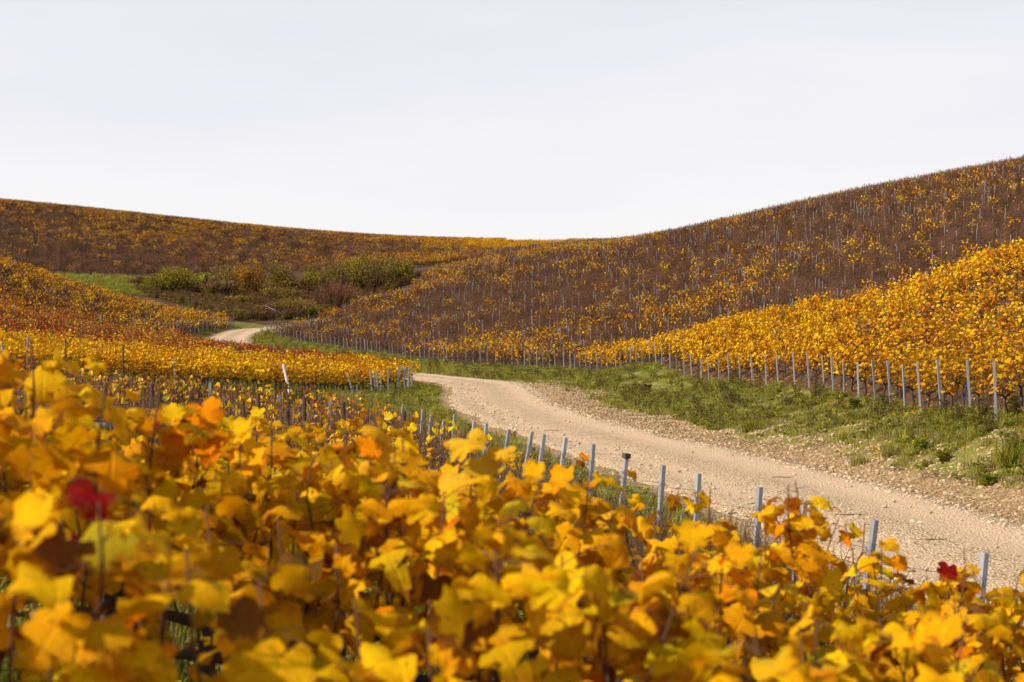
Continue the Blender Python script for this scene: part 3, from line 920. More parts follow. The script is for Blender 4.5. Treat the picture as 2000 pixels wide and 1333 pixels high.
for i in order:
    k = int(r[i]); X, Y, Z = float(x[i]), float(y[i]), float(z[i])
    if Y < 1.75 or k < -3 or (k == -3 and X > 0.35): continue
    if k <= 1 or (k == 2 and X < 0.0):
        seen_row[k] = seen_row.get(k, 0) + 1
        if k == 2:
            lab = f'sparse golden vine, {nth(seen_row[k] - 1)} from the right in the sixth row from the camera'
        else:
            lab = f'golden leafed grapevine, {nth(seen_row[k] - 1)} from the left in the {ROWN[k]}'
        var = NEAR_GOLD[vrng.randrange(4)]
        if k == 1 and X > -0.3: var = NEAR_HALF[vrng.randrange(3)]
        if k == 1 and X > 1.6: var = NEAR_BARE[vrng.randrange(5)]
        if k == 2: var = NEAR_HALF[vrng.randrange(3)]
        if k == 1 and X > -0.3: lab = lab.replace('golden leafed', 'thinly leafed')
        pal = GOLDNEAR
        s = vrng.uniform(0.95, 1.03) * float(np.interp(X, [-1.5, -0.8, 0.0, 0.6, 1.2, 2.0], [1.04, 1.0, 1.0, 1.03, 1.04, 1.0])) * (0.95 if k != 0 else 1.0)
        place_vine(var, (X, Y, Z), ang + (math.pi if vrng.random() < 0.5 else 0) + vrng.uniform(-.08, .08), s, lab, 'golden vines round the viewpoint', pal, vrng, low_amber=0.28 if k < 0 else 0.06)
    elif k <= 13:
        seen_row[k] = seen_row.get(k, 0) + 1
        var = NEAR_BARE[vrng.randrange(5)] if vrng.random() < 0.9 else NEAR_HALF[vrng.randrange(3)]
        if X > 0.0 and vrng.random() < 0.75: var = NEAR_BARE[0]
        place_vine(var, (X, Y, Z), ang + (math.pi if vrng.random() < 0.5 else 0), vrng.uniform(0.92, 1.06) * (0.84 if X > -0.5 else 1.0),
                   f'nearly bare vine, {nth(seen_row[k] - 1)} from the track in the {nth(k - 2)} row past the golden rows', 'nearly bare vines beside the track', GOLDNEAR, vrng)
    else:
        mass[0].append((X, Y, Z)); mass[1].append(ang + vrng.choice((0, math.pi)))
        u_ = vrng.random()
        mass[2].append(vrng.randrange(4) + (HB if u_ < 0.5 else HF) if u_ < 0.9 else HH + vrng.randrange(3))
scatter('bare_vine_rows', 'brown rows of nearly bare vines beyond the nearest rows', HILL, mass[0], mass[1], [vrng.uniform(0.85, 0.98) for _ in mass[0]], mass[2])

# ---- golden block on the spur to the right
def step_line(line, spacing):
    fine = resample(line, 0.05)
    res = [fine[0]]; acc = 0.0
    for a, b_ in zip(fine[:-1], fine[1:]):
        acc += float(np.hypot(*(b_ - a)))
        if acc >= np.interp(b_[1], *spacing): res.append(b_); acc = 0.0
    return np.array(res)
RL = step_line([(13, 12), (10.6, 20)] + R_LINE[2:], ([0, 54, 58, 79, 81, 92, 94, 112, 116, 170], [1.75, 1.75, 1.4, 1.4, 1.75, 1.75, 0.82, 0.82, 1.04, 1.04]))
RL = RL + np.random.default_rng(8).uniform(-0.06, 0.06, RL.shape)
pxl = 1000 + RL[:, 0] / RL[:, 1] * F
first = int(np.argmax((pxl < 2010) & (RL[:, 1] > 20)))
sd_ = np.array((0.60, 0.80)); ang = math.atan2(sd_[1], sd_[0])
rows_ = []
for i, (X, Y) in enumerate(RL):
    if Y > 93.3: continue
    for k in range(70):
        t = 0.55 + 0.95 * k + vrng.uniform(-.08, .08)
        rows_.append((X + sd_[0] * t + vrng.uniform(-.04, .04), Y + sd_[1] * t, i, k))
for i in range(1, 16):        # rows whose ends lie outside the view
    for k in range(60):
        t = 0.95 * k
        rows_.append((13 + 1.1 * i + sd_[0] * t, 12 - 0.5 * i + sd_[1] * t, -i, k))
rows_ = np.array(rows_)
k = inpoly(rows_[:, 0], rows_[:, 1], POLY_SPUR) & (np.abs(rows_[:, 0]) < 0.385 * rows_[:, 1] + 1.2)
rows_ = rows_[k]
x, y, r, q = rows_.T
z = height(x, y)
d = np.hypot(x, y)
order = np.argsort(d)
g = np.random.default_rng(5)
edge_n = 0
for n_, i in enumerate(order[:115]):
    X, Y, Z = float(x[i]), float(y[i]), float(z[i])
    near = n_ < 45
    pi = int(r[i]) - first
    if pi < 0:
        edge_n += 1; lab = f'golden vine at the right edge of the slope, {nth(edge_n - 1)} nearest the grassy bank'
    else: lab = f'golden vine, {nth(int(q[i]))} up the row from the {nth(pi)} end post counted from the right'
    place_vine(RIGHT_GOLD[vrng.randrange(5)] if near else MID_GOLD[vrng.randrange(5)], (X, Y, Z), ang + (math.pi if vrng.random() < 0.5 else 0), vrng.uniform(0.86, 1.1),
               lab, 'golden vines on the right hand slope', GOLD, vrng)
i = order[115:]
pxx, pyy = project(x[i], y[i], z[i])
u_ = g.random(len(i))
left_thin = sstep(1450, 1080, pxx) * 0.6
ki = np.where(u_ < left_thin, choose(HH, 3, len(i), g), np.where(u_ < left_thin + 0.06, choose(HF, 4, len(i), g), choose(HG, 5, len(i), g)))
scatter('golden_vine_slope', 'mass of golden vines on the spur to the right of the track', HILL, np.stack([x[i], y[i], z[i]], 1), ang + g.integers(0, 2, len(i)) * math.pi, g.uniform(0.84, 1.12, len(i)), ki)

# ---- brown hill on the right
x, y, r, q, ang = lattice(POLY_RIGHT, (0.75, 0.66), 1.05, 0.95, (0, 100), 0.12, 3)
k = ~inpoly(x, y, POLY_SPUR)
x, y = x[k], y[k]
z = height(x, y)
px, py = project(x, y, z)
g = np.random.default_rng(6)
n1 = fbm(x, y, 14, 8, 2); n2 = fbm(x, y, 5, 9, 2)
pt = np.interp(px, [400, 600, 800, 1000, 1300, 1700, 2000], [668, 668, 708, 718, 640, 560, 490])   # lower edge of what shows
up = pt - py
p_leaf = 0.16 + 1.6 * np.exp(-(np.maximum(up, 0) / 34.0) ** 2) * sstep(820, 960, px) * sstep(1560, 1420, px) + 0.5 * np.exp(-((up - 22) / 22.0) ** 2) * (px <= 880)
diag = np.exp(-((py - np.interp(px, [560, 760, 1000, 1250], [640, 590, 530, 475])) / 32.0) ** 2) * (px < 1300)
p_leaf = p_leaf + 0.55 * diag
sky_y = np.interp(px, [800, 1200, 1600, 2000], [475, 480, 402, 335])
p_leaf = p_leaf + 0.22 * np.exp(-((py - sky_y - 22) / 30.0) ** 2) + 0.25 * np.exp(-((py - np.interp(px, [1300, 2000], [600, 420])) / 35.0) ** 2) * (px > 1400)
p_leaf = p_leaf * np.where((py < np.interp(px, [800, 1050], [545, 500])) & (px < 1050), 0.12, 1.0)
p_leaf = 0.55 * p_leaf * (0.25 + 1.5 * sstep(0.3, 0.7, n1)) * (0.5 + 1.0 * n2)
u_ = g.random(len(x))
ki = np.where(u_ < p_leaf * 0.5, choose(HH, 3, len(x), g), np.where(u_ < p_leaf, choose(HF, 4, len(x), g), choose(HB, 4, len(x), g)))
scatter('brown_vine_hill', 'brown hillside of leafless vines with scattered golden leaves', HILL, np.stack([x, y, z], 1), ang + g.integers(0, 2, len(x)) * math.pi, g.uniform(0.9, 1.08, len(x)), ki)
HILLP = (x, y, z, px, py)

# ---- far left hill
x, y, r, q, ang = lattice(POLY_FAR, (0.95, 0.31), 1.1, 1.0, (0, 210), 0.2, 4)
k = ~inpoly(x, y, POLY_RIGHT)
x, y = x[k], y[k]
z = height(x, y); px, py = project(x, y, z)
strip = (px > 985) & (px < 1112) & (py > 470) & (py < 481)
x, y, z, px, py = (a[~strip] for a in (x, y, z, px, py))
n1 = fbm(x, y, 22, 31, 3); n2 = fbm(x, y, 6, 32, 2)
top_y = np.interp(px, [0, 200, 400, 600, 800, 1180], [396, 416, 438, 456, 468, 476])
dep = (py - top_y)
p_leaf = 0.62 * sstep(105, 10, dep) * (0.35 + 1.1 * sstep(0.3, 0.7, n1)) + 0.06
p_leaf = p_leaf + 0.75 * ((px > 820) & (dep < np.interp(px, [820, 1000, 1180], [30, 24, 8])))
p_leaf = 0.52 * p_leaf * (0.4 + 1.2 * n2)
u_ = g.random(len(x))
ki = np.where(u_ < p_leaf * 0.5, choose(HH, 3, len(x), g), np.where(u_ < p_leaf * 0.62, choose(HO, 3, len(x), g), np.where(u_ < p_leaf * 1.3, choose(HF, 4, len(x), g), choose(HB, 4, len(x), g))))
ki = np.where((px > 900) & (dep < 24) & (u_ < 0.6), choose(HG, 5, len(x), g), ki)
scatter('far_vine_hill', 'distant hill of brown and golden vines under the skyline', HILL, np.stack([x, y, z], 1), ang + g.integers(0, 2, len(x)) * math.pi, g.uniform(0.9, 1.1, len(x)), ki)

# ---- left hillside, golden and brown
x, y, r, q, ang = lattice(POLY_LEFT, (-0.93, 0.37), 1.05, 0.95, (-31, 125), 0.15, 5)
z = height(x, y); px, py = project(x, y, z)
n1 = fbm(x, y, 9, 41, 3)
top_y = np.interp(px, [0, 130, 250, 400, 470], [515, 555, 590, 622, 630])
dep = py - top_y
p_g = 0.36 * sstep(70, 5, dep) * (0.2 + 1.4 * n1) + 0.08 + 0.3 * sstep(300, 340, px)
p_r = 0.6 * np.exp(-((py - np.interp(px, [0, 120, 300], [630, 632, 660])) / 9.0) ** 2) * sstep(60, 110, px) * sstep(260, 210, px)
p_o = 0.26 * sstep(45, 80, dep)
u_ = g.random(len(x)); u2 = g.random(len(x))
ki = np.where(u_ < p_g, choose(HH, 3, len(x), g), choose(HF, 4, len(x), g))
ki = np.where((u_ > p_g) & (u2 < 0.6), choose(HB, 4, len(x), g), ki)
ki = np.where(u2 > 1 - p_o, choose(HO, 3, len(x), g), ki)
ki = np.where(g.random(len(x)) < p_r, choose(HR, 3, len(x), g), ki)
scatter('left_vine_hillside', 'left hillside of mixed golden, orange and bare vines', HILL, np.stack([x, y, z], 1), ang + g.integers(0, 2, len(x)) * math.pi, g.uniform(0.88, 1.06, len(x)), ki)

# ---- rust red and brown rows in the hollow beside the track
x, y, r, q, ang = lattice(POLY_RED, (0.9, 0.44), 1.05, 0.95, (-10, 80), 0.12, 6)
z = height(x, y); px, py = project(x, y, z)
u_ = g.random(len(x)); u2 = g.random(len(x))
nearness = sstep(92, 80, y + 0.15 * x + 6 * (fbm(x, y, 6, 55) - .5))
ki = np.where(u_ < 0.03 + 0.26 * nearness, choose(HR, 3, len(x), g), np.where(u_ < 0.36, choose(HO, 3, len(x), g), np.where(u_ < 0.66, choose(HF, 4, len(x), g), np.where(u_ < 0.9, choose(HB, 4, len(x), g), choose(HH, 3, len(x), g)))))
ki = np.where((px > 430) & (u2 < 0.7), np.where(u2 < 0.2, choose(HR, 3, len(x), g), choose(HB, 4, len(x), g)), ki)
scatter('rusty_vine_rows', 'rust red and brown vine rows in the hollow beside the track', HILL, np.stack([x, y, z], 1), ang + g.integers(0, 2, len(x)) * math.pi, g.uniform(0.85, 1.0, len(x)), ki)

# ---- golden block left of the track
x, y, r, q, ang = lattice(POLY_MID, (0.93, 0.37), 1.0, 0.95, (-8.9, 56), 0.1, 7)
z = height(x, y); d = np.hypot(x * 0.4, y)
order = np.argsort(r * 1000 - x)
mid_seen = {}
mid_rows = sorted(set(int(k) for k in r[order[:66]]))
def mid_name(i):
    k = int(r[i]); mid_seen[k] = mid_seen.get(k, 0) + 1
    return f'{nth(mid_seen[k] - 1)} from the track in the {nth(mid_rows.index(k))} row'
for i in order[:66]:
    place_vine(MID_GOLD[vrng.randrange(5)], (float(x[i]), float(y[i]), float(z[i])), ang + (math.pi if vrng.random() < 0.5 else 0), vrng.uniform(0.92, 1.05),
               'golden vine, ' + mid_name(i) + ' of the left hand golden block', 'golden vines left of the track', GOLD, vrng)
i = order[66:]
u_ = g.random(len(i))
ki = np.where(u_ < 0.70, choose(HG, 5, len(i), g), np.where(u_ < 0.86, choose(HO, 3, len(i), g), choose(HH, 3, len(i), g)))
ki = np.where((r[i] > r.max() - 3) & (u_ < 0.4), choose(HR, 3, len(i), g), ki)
scatter('golden_vine_block', 'mass of golden vines in the block left of the track', HILL, np.stack([x[i], y[i], z[i]], 1), ang + g.integers(0, 2, len(i)) * math.pi, g.uniform(0.9, 1.05, len(i)), ki)
# ------------------------------------------------------------------ posts
def prism(b, outline, z0, z1, mi=0, bevel=0.004):
    n = len(outline)
    cxm = sum(p[0] for p in outline) / n; cym = sum(p[1] for p in outline) / n
    top = [(cxm + (x - cxm) * 0.93, cym + (y - cym) * 0.93) for x, y in outline]
    vs = [(x, y, z0) for x, y in outline] + [(x, y, z1 - bevel) for x, y in outline] + [(x, y, z1) for x, y in top]
    fs = []
    for k in range(2):
        for i in range(n):
            j = (i + 1) % n
            fs.append((k * n + i, k * n + j, (k + 1) * n + j, (k + 1) * n + i))
    fs.append(tuple(range(2 * n, 3 * n)))
    b.add(vs, fs, mi)
def channel(w=0.066, dp=0.045, t=0.006):
    a, c = w / 2, dp / 2
    return [(-a, -c), (a, -c), (a + 0.008, c), (a - t, c), (a - t - 0.004, -c + t), (-a + t + 0.004, -c + t), (-a + t, c), (-a - 0.008, c)]
b = MB(); prism(b, channel(0.054, 0.04, 0.005), -0.25, 1.2)
POST_MESH = b.mesh('post', [M_POST], tint=False)
b = MB(); prism(b, channel(0.022, 0.022, 0.004), -0.2, 1.2)
POST_THIN = b.mesh('post', [M_HILLPOST], tint=False)
b = MB()
for k in range(3):
    prism(b, [(0.038 * math.cos(a) * (1 + 0.08 * math.sin(3 * a + k)), 0.038 * math.sin(a)) for a in [i * 2 * math.pi / 9 for i in range(9)]], -0.25 if k == 0 else 0.4 * k, 1.22 if k == 2 else 0.4 * (k + 1) - 0.0, 0, 0.006) if k == 2 else None
b = MB(); prism(b, [(0.029 * math.cos(a) * (1 + 0.10 * math.sin(3 * a)), 0.029 * math.sin(a) * (1 + 0.06 * math.cos(5 * a))) for a in [i * 2 * math.pi / 10 for i in range(10)]], -0.25, 1.22, 0, 0.012)
DARK_MESH = b.mesh('wooden_post', [M_DARKPOST], tint=False)
b = MB()
b.tube([(-0.036, -0.03, 0.006), (-0.034, 0.024, 0), (0.034, 0.024, 0), (0.036, -0.03, -0.004), (0.05, -0.034, 0.014)], 0.0032, 4)
HOOK = b.mesh('wire_hook', [M_STEEL], tint=False)
b = MB(); prism(b, [(-0.041, -0.03), (0.041, -0.03), (0.045, 0.028), (-0.045, 0.028)], 1.165, 1.215, 0, 0.006)
CAP = b.mesh('cap', [M_DARKPOST], tint=False)
def anchor_mesh(L):
    b = MB(); b.tube([(0.0, -0.03, 1.05), (0.03, -0.35 * L, 0.62), (0.02, -0.62 * L, 0.1), (0.02, -0.66 * L, -0.05)], 0.003, 3)
    return b.mesh('anchor_wire', [M_STEEL], tint=False)
ANCH = [anchor_mesh(0.7), anchor_mesh(0.9)]

def put_post(X, Y, label, group, top_py=None, h=1.15, lean=(0, 0), rz=0.0, mesh=None, hooks=True, anchor=False, cap=False, name='vineyard_post', girth=1.0):
    Z = hz(X, Y)
    if top_py is not None:
        h = (CZ - (top_py - HY) / F * Y) - Z
        h = min(1.55, max(0.8, h))
    e_ = bpy.data.objects.new(name, None); COL.objects.link(e_); e_.empty_display_size = 0.1
    e_.location = (X, Y, Z)
    # lean = slope of the top towards +x / +y
    up = Vector((lean[0], lean[1], 1)).normalized()
    qx = Vector((math.cos(rz), math.sin(rz), 0)); qx = (qx - up * qx.dot(up)).normalized(); qy = up.cross(qx)
    e_.rotation_euler = Matrix((qx, qy, up)).transposed().to_euler()
    tag(e_, label, 'post', group)
    s = h / 1.2
    link('shaft', mesh or POST_MESH, e_, scl=(girth, girth, s))
    if hooks:
        for k in (0.45, 0.75, 1.02): link('wire_hook', HOOK, e_, loc=(0, 0, k * s))
    if cap: link('cap', CAP, e_, scl=(1, 1, s))
    if anchor: link('anchor_wire', ANCH[vrng.randrange(2)], e_, scl=(1, 1, s))
    return e_

# row ends along the near left edge of the track
NEARP = [(1918, 1078), (1702, 1013), (1567, 980), (1482, 951), (1363, 925), (1293, 908), (1221, 888), (1156, 867), (1102, 855), (1060, 847), (1036, 841),
         (992, 837), (949, 827), (925, 825), (887, 809), (867, 820), (842, 805), (825, 800), (785, 790)]
NY = [10.0, 10.9, 11.7, 12.3, 13.1, 13.8, 14.5, 15.3, 16.1, 16.8, 17.3, 18.3, 19.5, 20.3, 21.4, 22.2, 23.1, 23.8, 25.0]
rowdir = Vector((0.9, 0.44, 0)).normalized()
NLAB = ['grey steel row-end post nearest the camera beside the pale track', 'second grey row-end post from the camera, only its tip above the golden leaves',
        'third grey row-end post from the camera, behind a single upright golden leaf', 'fourth grey row-end post from the camera, half hidden by a golden leaf',
        'fifth grey row-end post from the camera, its top against the gravel', 'sixth grey row-end post from the camera, left of the gravel',
        'tall clear grey row-end post with a dark cap, seventh from the camera', 'eighth grey row-end post from the camera, dried leaf beside its top']
NUM = ['ninth', 'tenth', 'eleventh', 'twelfth', 'thirteenth', 'fourteenth', 'fifteenth', 'sixteenth', 'seventeenth', 'eighteenth', 'nineteenth']
NLAB += [f'{k} grey row-end post from the camera along the left edge of the track' for k in NUM]
ENDS = []
for i, ((px, py), Y) in enumerate(zip(NEARP, NY)):
    Xt = (px - 1000) / F * Y
    ln = random.uniform(0.06, 0.19)
    X = Xt - ln * 1.15 * 0.9; Yb = Y - ln * 0.3
    e_ = put_post(X, Yb, NLAB[i], 'row-end posts along the left of the track', top_py=py, lean=(ln * 0.95, ln * 0.3 + random.uniform(-.03, .03)), rz=ang + math.pi / 2 + math.pi, anchor=True, cap=(i == 6), girth=0.86)
    ENDS.append((X + ln * 0.9, Y, e_))

# trellis wires of those rows
tr_n = 0
for i, (X, Y, e_) in enumerate(ENDS):
    L = (X + 0.385 * Y + 1.5) * 1.0
    n = max(3, int(L / 1.2))
    xs = np.linspace(X + 0.02, X - L, n); ys = Y - (X - xs) * 0.44 / 0.9
    zs = height(xs, ys)
    for k, hh in enumerate((0.5, 0.78, 1.04)):
        b = MB(); b.tube([(xs[j], ys[j], zs[j] + hh - 0.015 * (j % 2) + random.uniform(-.01, .01)) for j in range(n)], 0.0022, 3)
        o = link('trellis_wire', b.mesh('trellis_wire', [M_STEEL], tint=False))
        tag(o, ['lowest', 'middle', 'topmost'][k] + f' trellis wire running from the {nth(i)} row-end post along its row', 'wire', 'trellis wires of the near rows')

# old dark stakes inside the bare rows
for px, py, Y, lab in [(299, 756, 22, 'dark wooden stake standing above the bare rows behind the tall golden leaves'), (505, 771, 24, 'dark wooden stake far back among the bare brown rows'),
                  (566, 805, 15, 'short dark wooden stake just behind the tall golden front row'), (595, 780, 19, 'dark wooden stake under the red leaves in the bare rows'),
                  (674, 789, 17, 'tall dark wooden stake in the middle of the bare rows'), (783, 806, 20, 'dark wooden stake next to the row-end posts by the bend')]:
    put_post((px - 1000) / F * Y, Y, lab, 'dark stakes in the bare rows', top_py=py, lean=(random.uniform(-.04, .04), 0), mesh=DARK_MESH, hooks=False, name='wooden_stake')
for px, py, Y in [(885 - 480, 748, 30), (545, 772, 26), (440, 776, 27), (640, 778, 26), (205, 826, 6.6)]:
    put_post((px - 1000) / F * Y, Y, f'grey steel post inside the bare rows, {nth([205, 405, 440, 545, 640].index(px))} from the left', 'grey posts inside the near rows', top_py=py, lean=(random.uniform(-.05, .05), 0))

# posts of the golden block left of the track
MIDP = [(340, 700, 56.0, 0.0, 0), (52, 658, 53.0, 0.02, 0), (128, 660, 53.5, 0.0, 1), (240, 676, 54.0, 0.0, 1), (378, 698, 56.0, 0, 1), (612, 713, 58.5, -0.06, 1), (671, 718, 59.0, 0.0, 1), (697, 721, 59.6, 0, 0),
        (727, 722, 59.5, -0.1, 0), (733, 728, 60.0, -0.05, 0), (738, 723, 60.8, -0.05, 0), (744, 722, 62.0, 0, 0), (758, 722, 63.0, 0, 0), (776, 714, 64.0, 0.06, 0), (785, 720, 65.0, 0.0, 0),
        (790, 716, 65.5, 0.0, 0), (797, 719, 66.6, 0.04, 0), (804, 710, 68.0, 0, 0)]
for i, (px, py, Y, ln, dark) in enumerate(MIDP):
    put_post((px - 1000) / F * Y, Y, ('dark wooden' if dark else 'grey steel') + (f' post at the track end of the golden block, {nth(len(MIDP) - 1 - i)} from the right' if px > 680 else f' post along the front of the golden block, {nth(len(MIDP) - 1 - i)} from the track'),
             'posts of the golden block left of the track', top_py=py, lean=(ln, 0), mesh=DARK_MESH if dark else POST_MESH, hooks=not dark)
def leaning(px0, py0, px1, py1, Y, mat, label, name, cat, r=0.04):
    x0 = (px0 - 1000) / F * Y; z0 = CZ - (py0 - HY) / F * Y; x1 = (px1 - 1000) / F * Y; z1 = CZ - (py1 - HY) / F * Y
    zg = hz(x1, Y); z1 = min(z1, zg) - 0.05
    b = MB(); b.tube([(x1, Y, z1), ((x0 + x1) / 2, Y, (z0 + z1) / 2), (x0, Y, z0), (x0 - 0.004, Y, z0 + 0.02)], [r, r, r * 0.95, r * 0.7], 9)
    return tag(link(name, b.mesh(name, [mat], tint=False, sm=False)), label, cat)
o = leaning(553, 712, 567, 764, 55.0, M_WHITE, 'white painted stake leaning in front of the golden block', 'marker_stake', 'stake', 0.05)
leaning(678, 729, 690, 768, 58.0, M_WHITE, 'pale thin stake leaning with teal twine round its foot', 'marker_stake', 'stake', 0.035)
leaning(4, 673, 16, 702, 51.5, M_POST, 'grey post leaning to the left beside the golden block', 'leaning_post', 'post', 0.045)
def twine(X, Y, Z, label):
    b = MB()
    for k in range(3):
        ph = k * 2.1
        b.tube([(0.055 * math.cos(a) , 0.055 * math.sin(a), 0.02 * math.sin(2 * a + ph) + 0.025 * k) for a in [j * 2 * math.pi / 8 for j in range(9)]], 0.012, 4, cap=False)
    b.tube([(0.05, -0.02, 0.03), (0.11, -0.04, -0.06), (0.10, -0.05, -0.22)], 0.012, 4)
    tag(link('twine', b.mesh('twine', [M_TEAL], tint=False), loc=(X, Y, Z)), label, 'twine')
for px, py, Y, lab in [(686, 761, 57.9, 'teal twine knotted round the foot of the pale leaning stake'), (790, 724, 65.4, 'teal twine tied high on a post at the end of the golden block'),
                       (776, 744, 63.9, 'teal twine hanging low on a post at the end of the golden block')]:
    twine((px - 1000) / F * Y, Y, CZ - (py - HY) / F * Y, lab)

# row ends of the left hillside
LL = resample([(-31.2, 124.5), (-31.0, 136), (-29.3, 150.5)], 1.22)
for i, (X, Y) in enumerate(LL):
    put_post(X, Y, f'pale end post by the far bend of the track, {nth(len(LL) - 1 - i)} from the right', 'end posts of the left hillside', h=1.25, lean=(random.uniform(-.02, .03), 0), hooks=False, mesh=POST_MESH)
for px, Y in [(356, 147.5), (262, 119), (283, 120.5), (196, 112), (106, 104), (28, 98)]:
    put_post((px - 1000) / F * Y, Y, f'pale post standing alone on the left hillside, {nth([356, 283, 262, 196, 106, 28].index(px))} from the right', 'single posts on the left hillside', h=1.6 if px == 356 else 1.4, hooks=False)

# row ends along the foot of the golden slope and the brown hill
RL = RL[first:]
BIG = 24; brown_n = 0
for i, (X, Y) in enumerate(RL):
    tx = RL[min(i + 1, len(RL) - 1)] - RL[max(0, i - 1)]
    nrm = np.array((-tx[1], tx[0])) / np.linalg.norm(tx)      # towards the track
    if i < 20:
        lab = f'grey end post at the foot of the golden slope, {nth(i)} from the right'
    elif Y < 92: lab = f'grey end post at the foot of the golden slope, {nth(i)} from the right'
    else:
        brown_n += 1; lab = f'thin end post at the foot of the brown hill, {nth(brown_n - 1)} from the golden slope'
    ln = 0.04 + random.uniform(-.03, .05)
    put_post(X, Y, lab, 'end posts along the grassy bank', h=1.17 * random.uniform(0.88, 1.06), lean=(nrm[0] * ln, nrm[1] * ln), rz=random.uniform(-.4, .4), hooks=i < BIG, girth=0.80)
# blue ties leaning at some of those rows
for j, (px, k) in enumerate([(1883, 2), (1842, 4), (1697, 8), (1668, 9), (1558, 13), (1535, 14), (1408, 19), (1290, 26)]):
    X, Y = RL[k]; X = (px - 1000) / F * (Y + 0.3); Y = Y + 0.3
    Zg = hz(X, Y)
    b = MB(); b.tube([(0, 0, -0.05), (0.02, 0, 0.2), (0.08, 0.01, 0.5)], [0.014, 0.014, 0.01], 5)
    tag(link('vine_support', b.mesh('vine_support', [M_BLUE], tint=False), loc=(X, Y, Zg + 0.1)), f'thin blue vine support leaning by the {nth(k)} end post of the golden slope', 'vine support', 'blue vine supports')

# posts standing in the rows of the brown hill: the nearest as things, the rest joined
hx, hy, hzv, hpx, hpy = HILLP
g = np.random.default_rng(77)
sel = np.where((g.random(len(hx)) < 0.2) & (hpx > -30) & (hpx < 2030))[0]
sel = sel[np.argsort(np.hypot(hx[sel], hy[sel]))]
for i in sel[:70]:
    X, Y = float(hx[i]), float(hy[i])
    put_post(X, Y, 'thin grey post rising from the vines low on the brown hill', 'posts low on the brown hill', h=1.5, lean=(random.uniform(-.02, .02), random.uniform(-.02, .02)), hooks=False, mesh=POST_THIN)
i = sel[70:]
scatter('hill_posts', 'thin grey posts standing all over the brown hill', [POST_THIN], np.stack([hx[i], hy[i], hzv[i]], 1), g.uniform(-.5, .5, len(i)), g.uniform(1.15, 1.32, len(i)), np.zeros(len(i)))

# ------------------------------------------------------------------ grass, weeds, stones
def blade(b, rng, x, y, h, w, c, bend):
    th = rng.uniform(0, 6.283); dx, dy = math.cos(th), math.sin(th)
    px_, py_ = -dy * w, dx * w
    k = bend * h
    b.add([(x - px_, y - py_, -0.02), (x + px_, y + py_, -0.02), (x + dx * k * 0.35 + px_ * 0.7, y + dy * k * 0.35 + py_ * 0.7, h * 0.6),
           (x + dx * k * 0.35 - px_ * 0.7, y + dy * k * 0.35 - py_ * 0.7, h * 0.6), (x + dx * k, y + dy * k, h)], [(0, 1, 2, 3), (3, 2, 4)], 0, c)
GREEN = [((0.28, 0.265, 0.024), 28), ((0.38, 0.33, 0.04), 26), ((0.15, 0.16, 0.018), 18), ((0.50, 0.42, 0.15), 22), ((0.28, 0.17, 0.05), 8)]
LUSH = [((0.25, 0.28, 0.020), 40), ((0.17, 0.20, 0.016), 30), ((0.36, 0.34, 0.03), 20)]
STRAW = [((0.42, 0.34, 0.15), 30), ((0.30, 0.23, 0.09), 30), ((0.20, 0.16, 0.04), 20), ((0.46, 0.42, 0.28), 15)]
def tuft(seed, n, h, rad, w, pal, bend=0.5):
    rng = random.Random(seed); b = MB()
    for i in range(n):
        r_ = rad * math.sqrt(rng.random()); a = rng.uniform(0, 6.283)
        blade(b, rng, r_ * math.cos(a), r_ * math.sin(a), rng.uniform(*h), w * rng.uniform(0.7, 1.3), pick(pal, rng), bend * rng.uniform(0.4, 1.6))
    return b
def weed(seed, n, size, hgt, pal, flower=None):
    rng = random.Random(seed); b = MB()
    for i in range(n):
        a = rng.uniform(0, 6.283); L = rng.uniform(*size); t = rng.uniform(0.1, 1.0); z0 = rng.uniform(0, hgt)
        dx, dy = math.cos(a), math.sin(a); wd = L * 0.24; r0 = rng.uniform(0, 0.05)
        ox, oy = dx * r0, dy * r0
        b.add([(ox, oy, z0), (ox + dx * L * 0.5 - dy * wd, oy + dy * L * 0.5 + dx * wd, z0 + L * t * 0.6), (ox + dx * L, oy + dy * L, z0 + L * t * 0.45), (ox + dx * L * 0.5 + dy * wd, oy + dy * L * 0.5 - dx * wd, z0 + L * t * 0.6)],
              [(0, 1, 2), (0, 2, 3)], 0, pick(pal, rng))
    for k in range(max(1, int(hgt * 20))):
        a = rng.uniform(0, 6.283)
        b.tube([(0, 0, 0), (0.05 * math.cos(a), 0.05 * math.sin(a), hgt * 0.6), (0.1 * math.cos(a), 0.1 * math.sin(a), hgt)], 0.003, 3, 0, (0.16, 0.13, 0.05), cap=False)
    if flower:
        for k in range(flower):
            a = rng.uniform(0, 6.283); r0 = rng.uniform(0.02, 0.14); x0, y0, z0 = r0 * math.cos(a), r0 * math.sin(a), hgt + rng.uniform(0.03, 0.10)
            b.add([(x0 + 0.016 * math.cos(t), y0 + 0.016 * math.sin(t), z0) for t in (0, 1.05, 2.1, 3.14, 4.2, 5.2)] + [(x0, y0, z0 - 0.012)], [(0, 1, 2, 3, 4, 5), (0, 6, 1), (2, 6, 3), (4, 6, 5)], 0, (0.80, 0.58, 0.02))
    return b
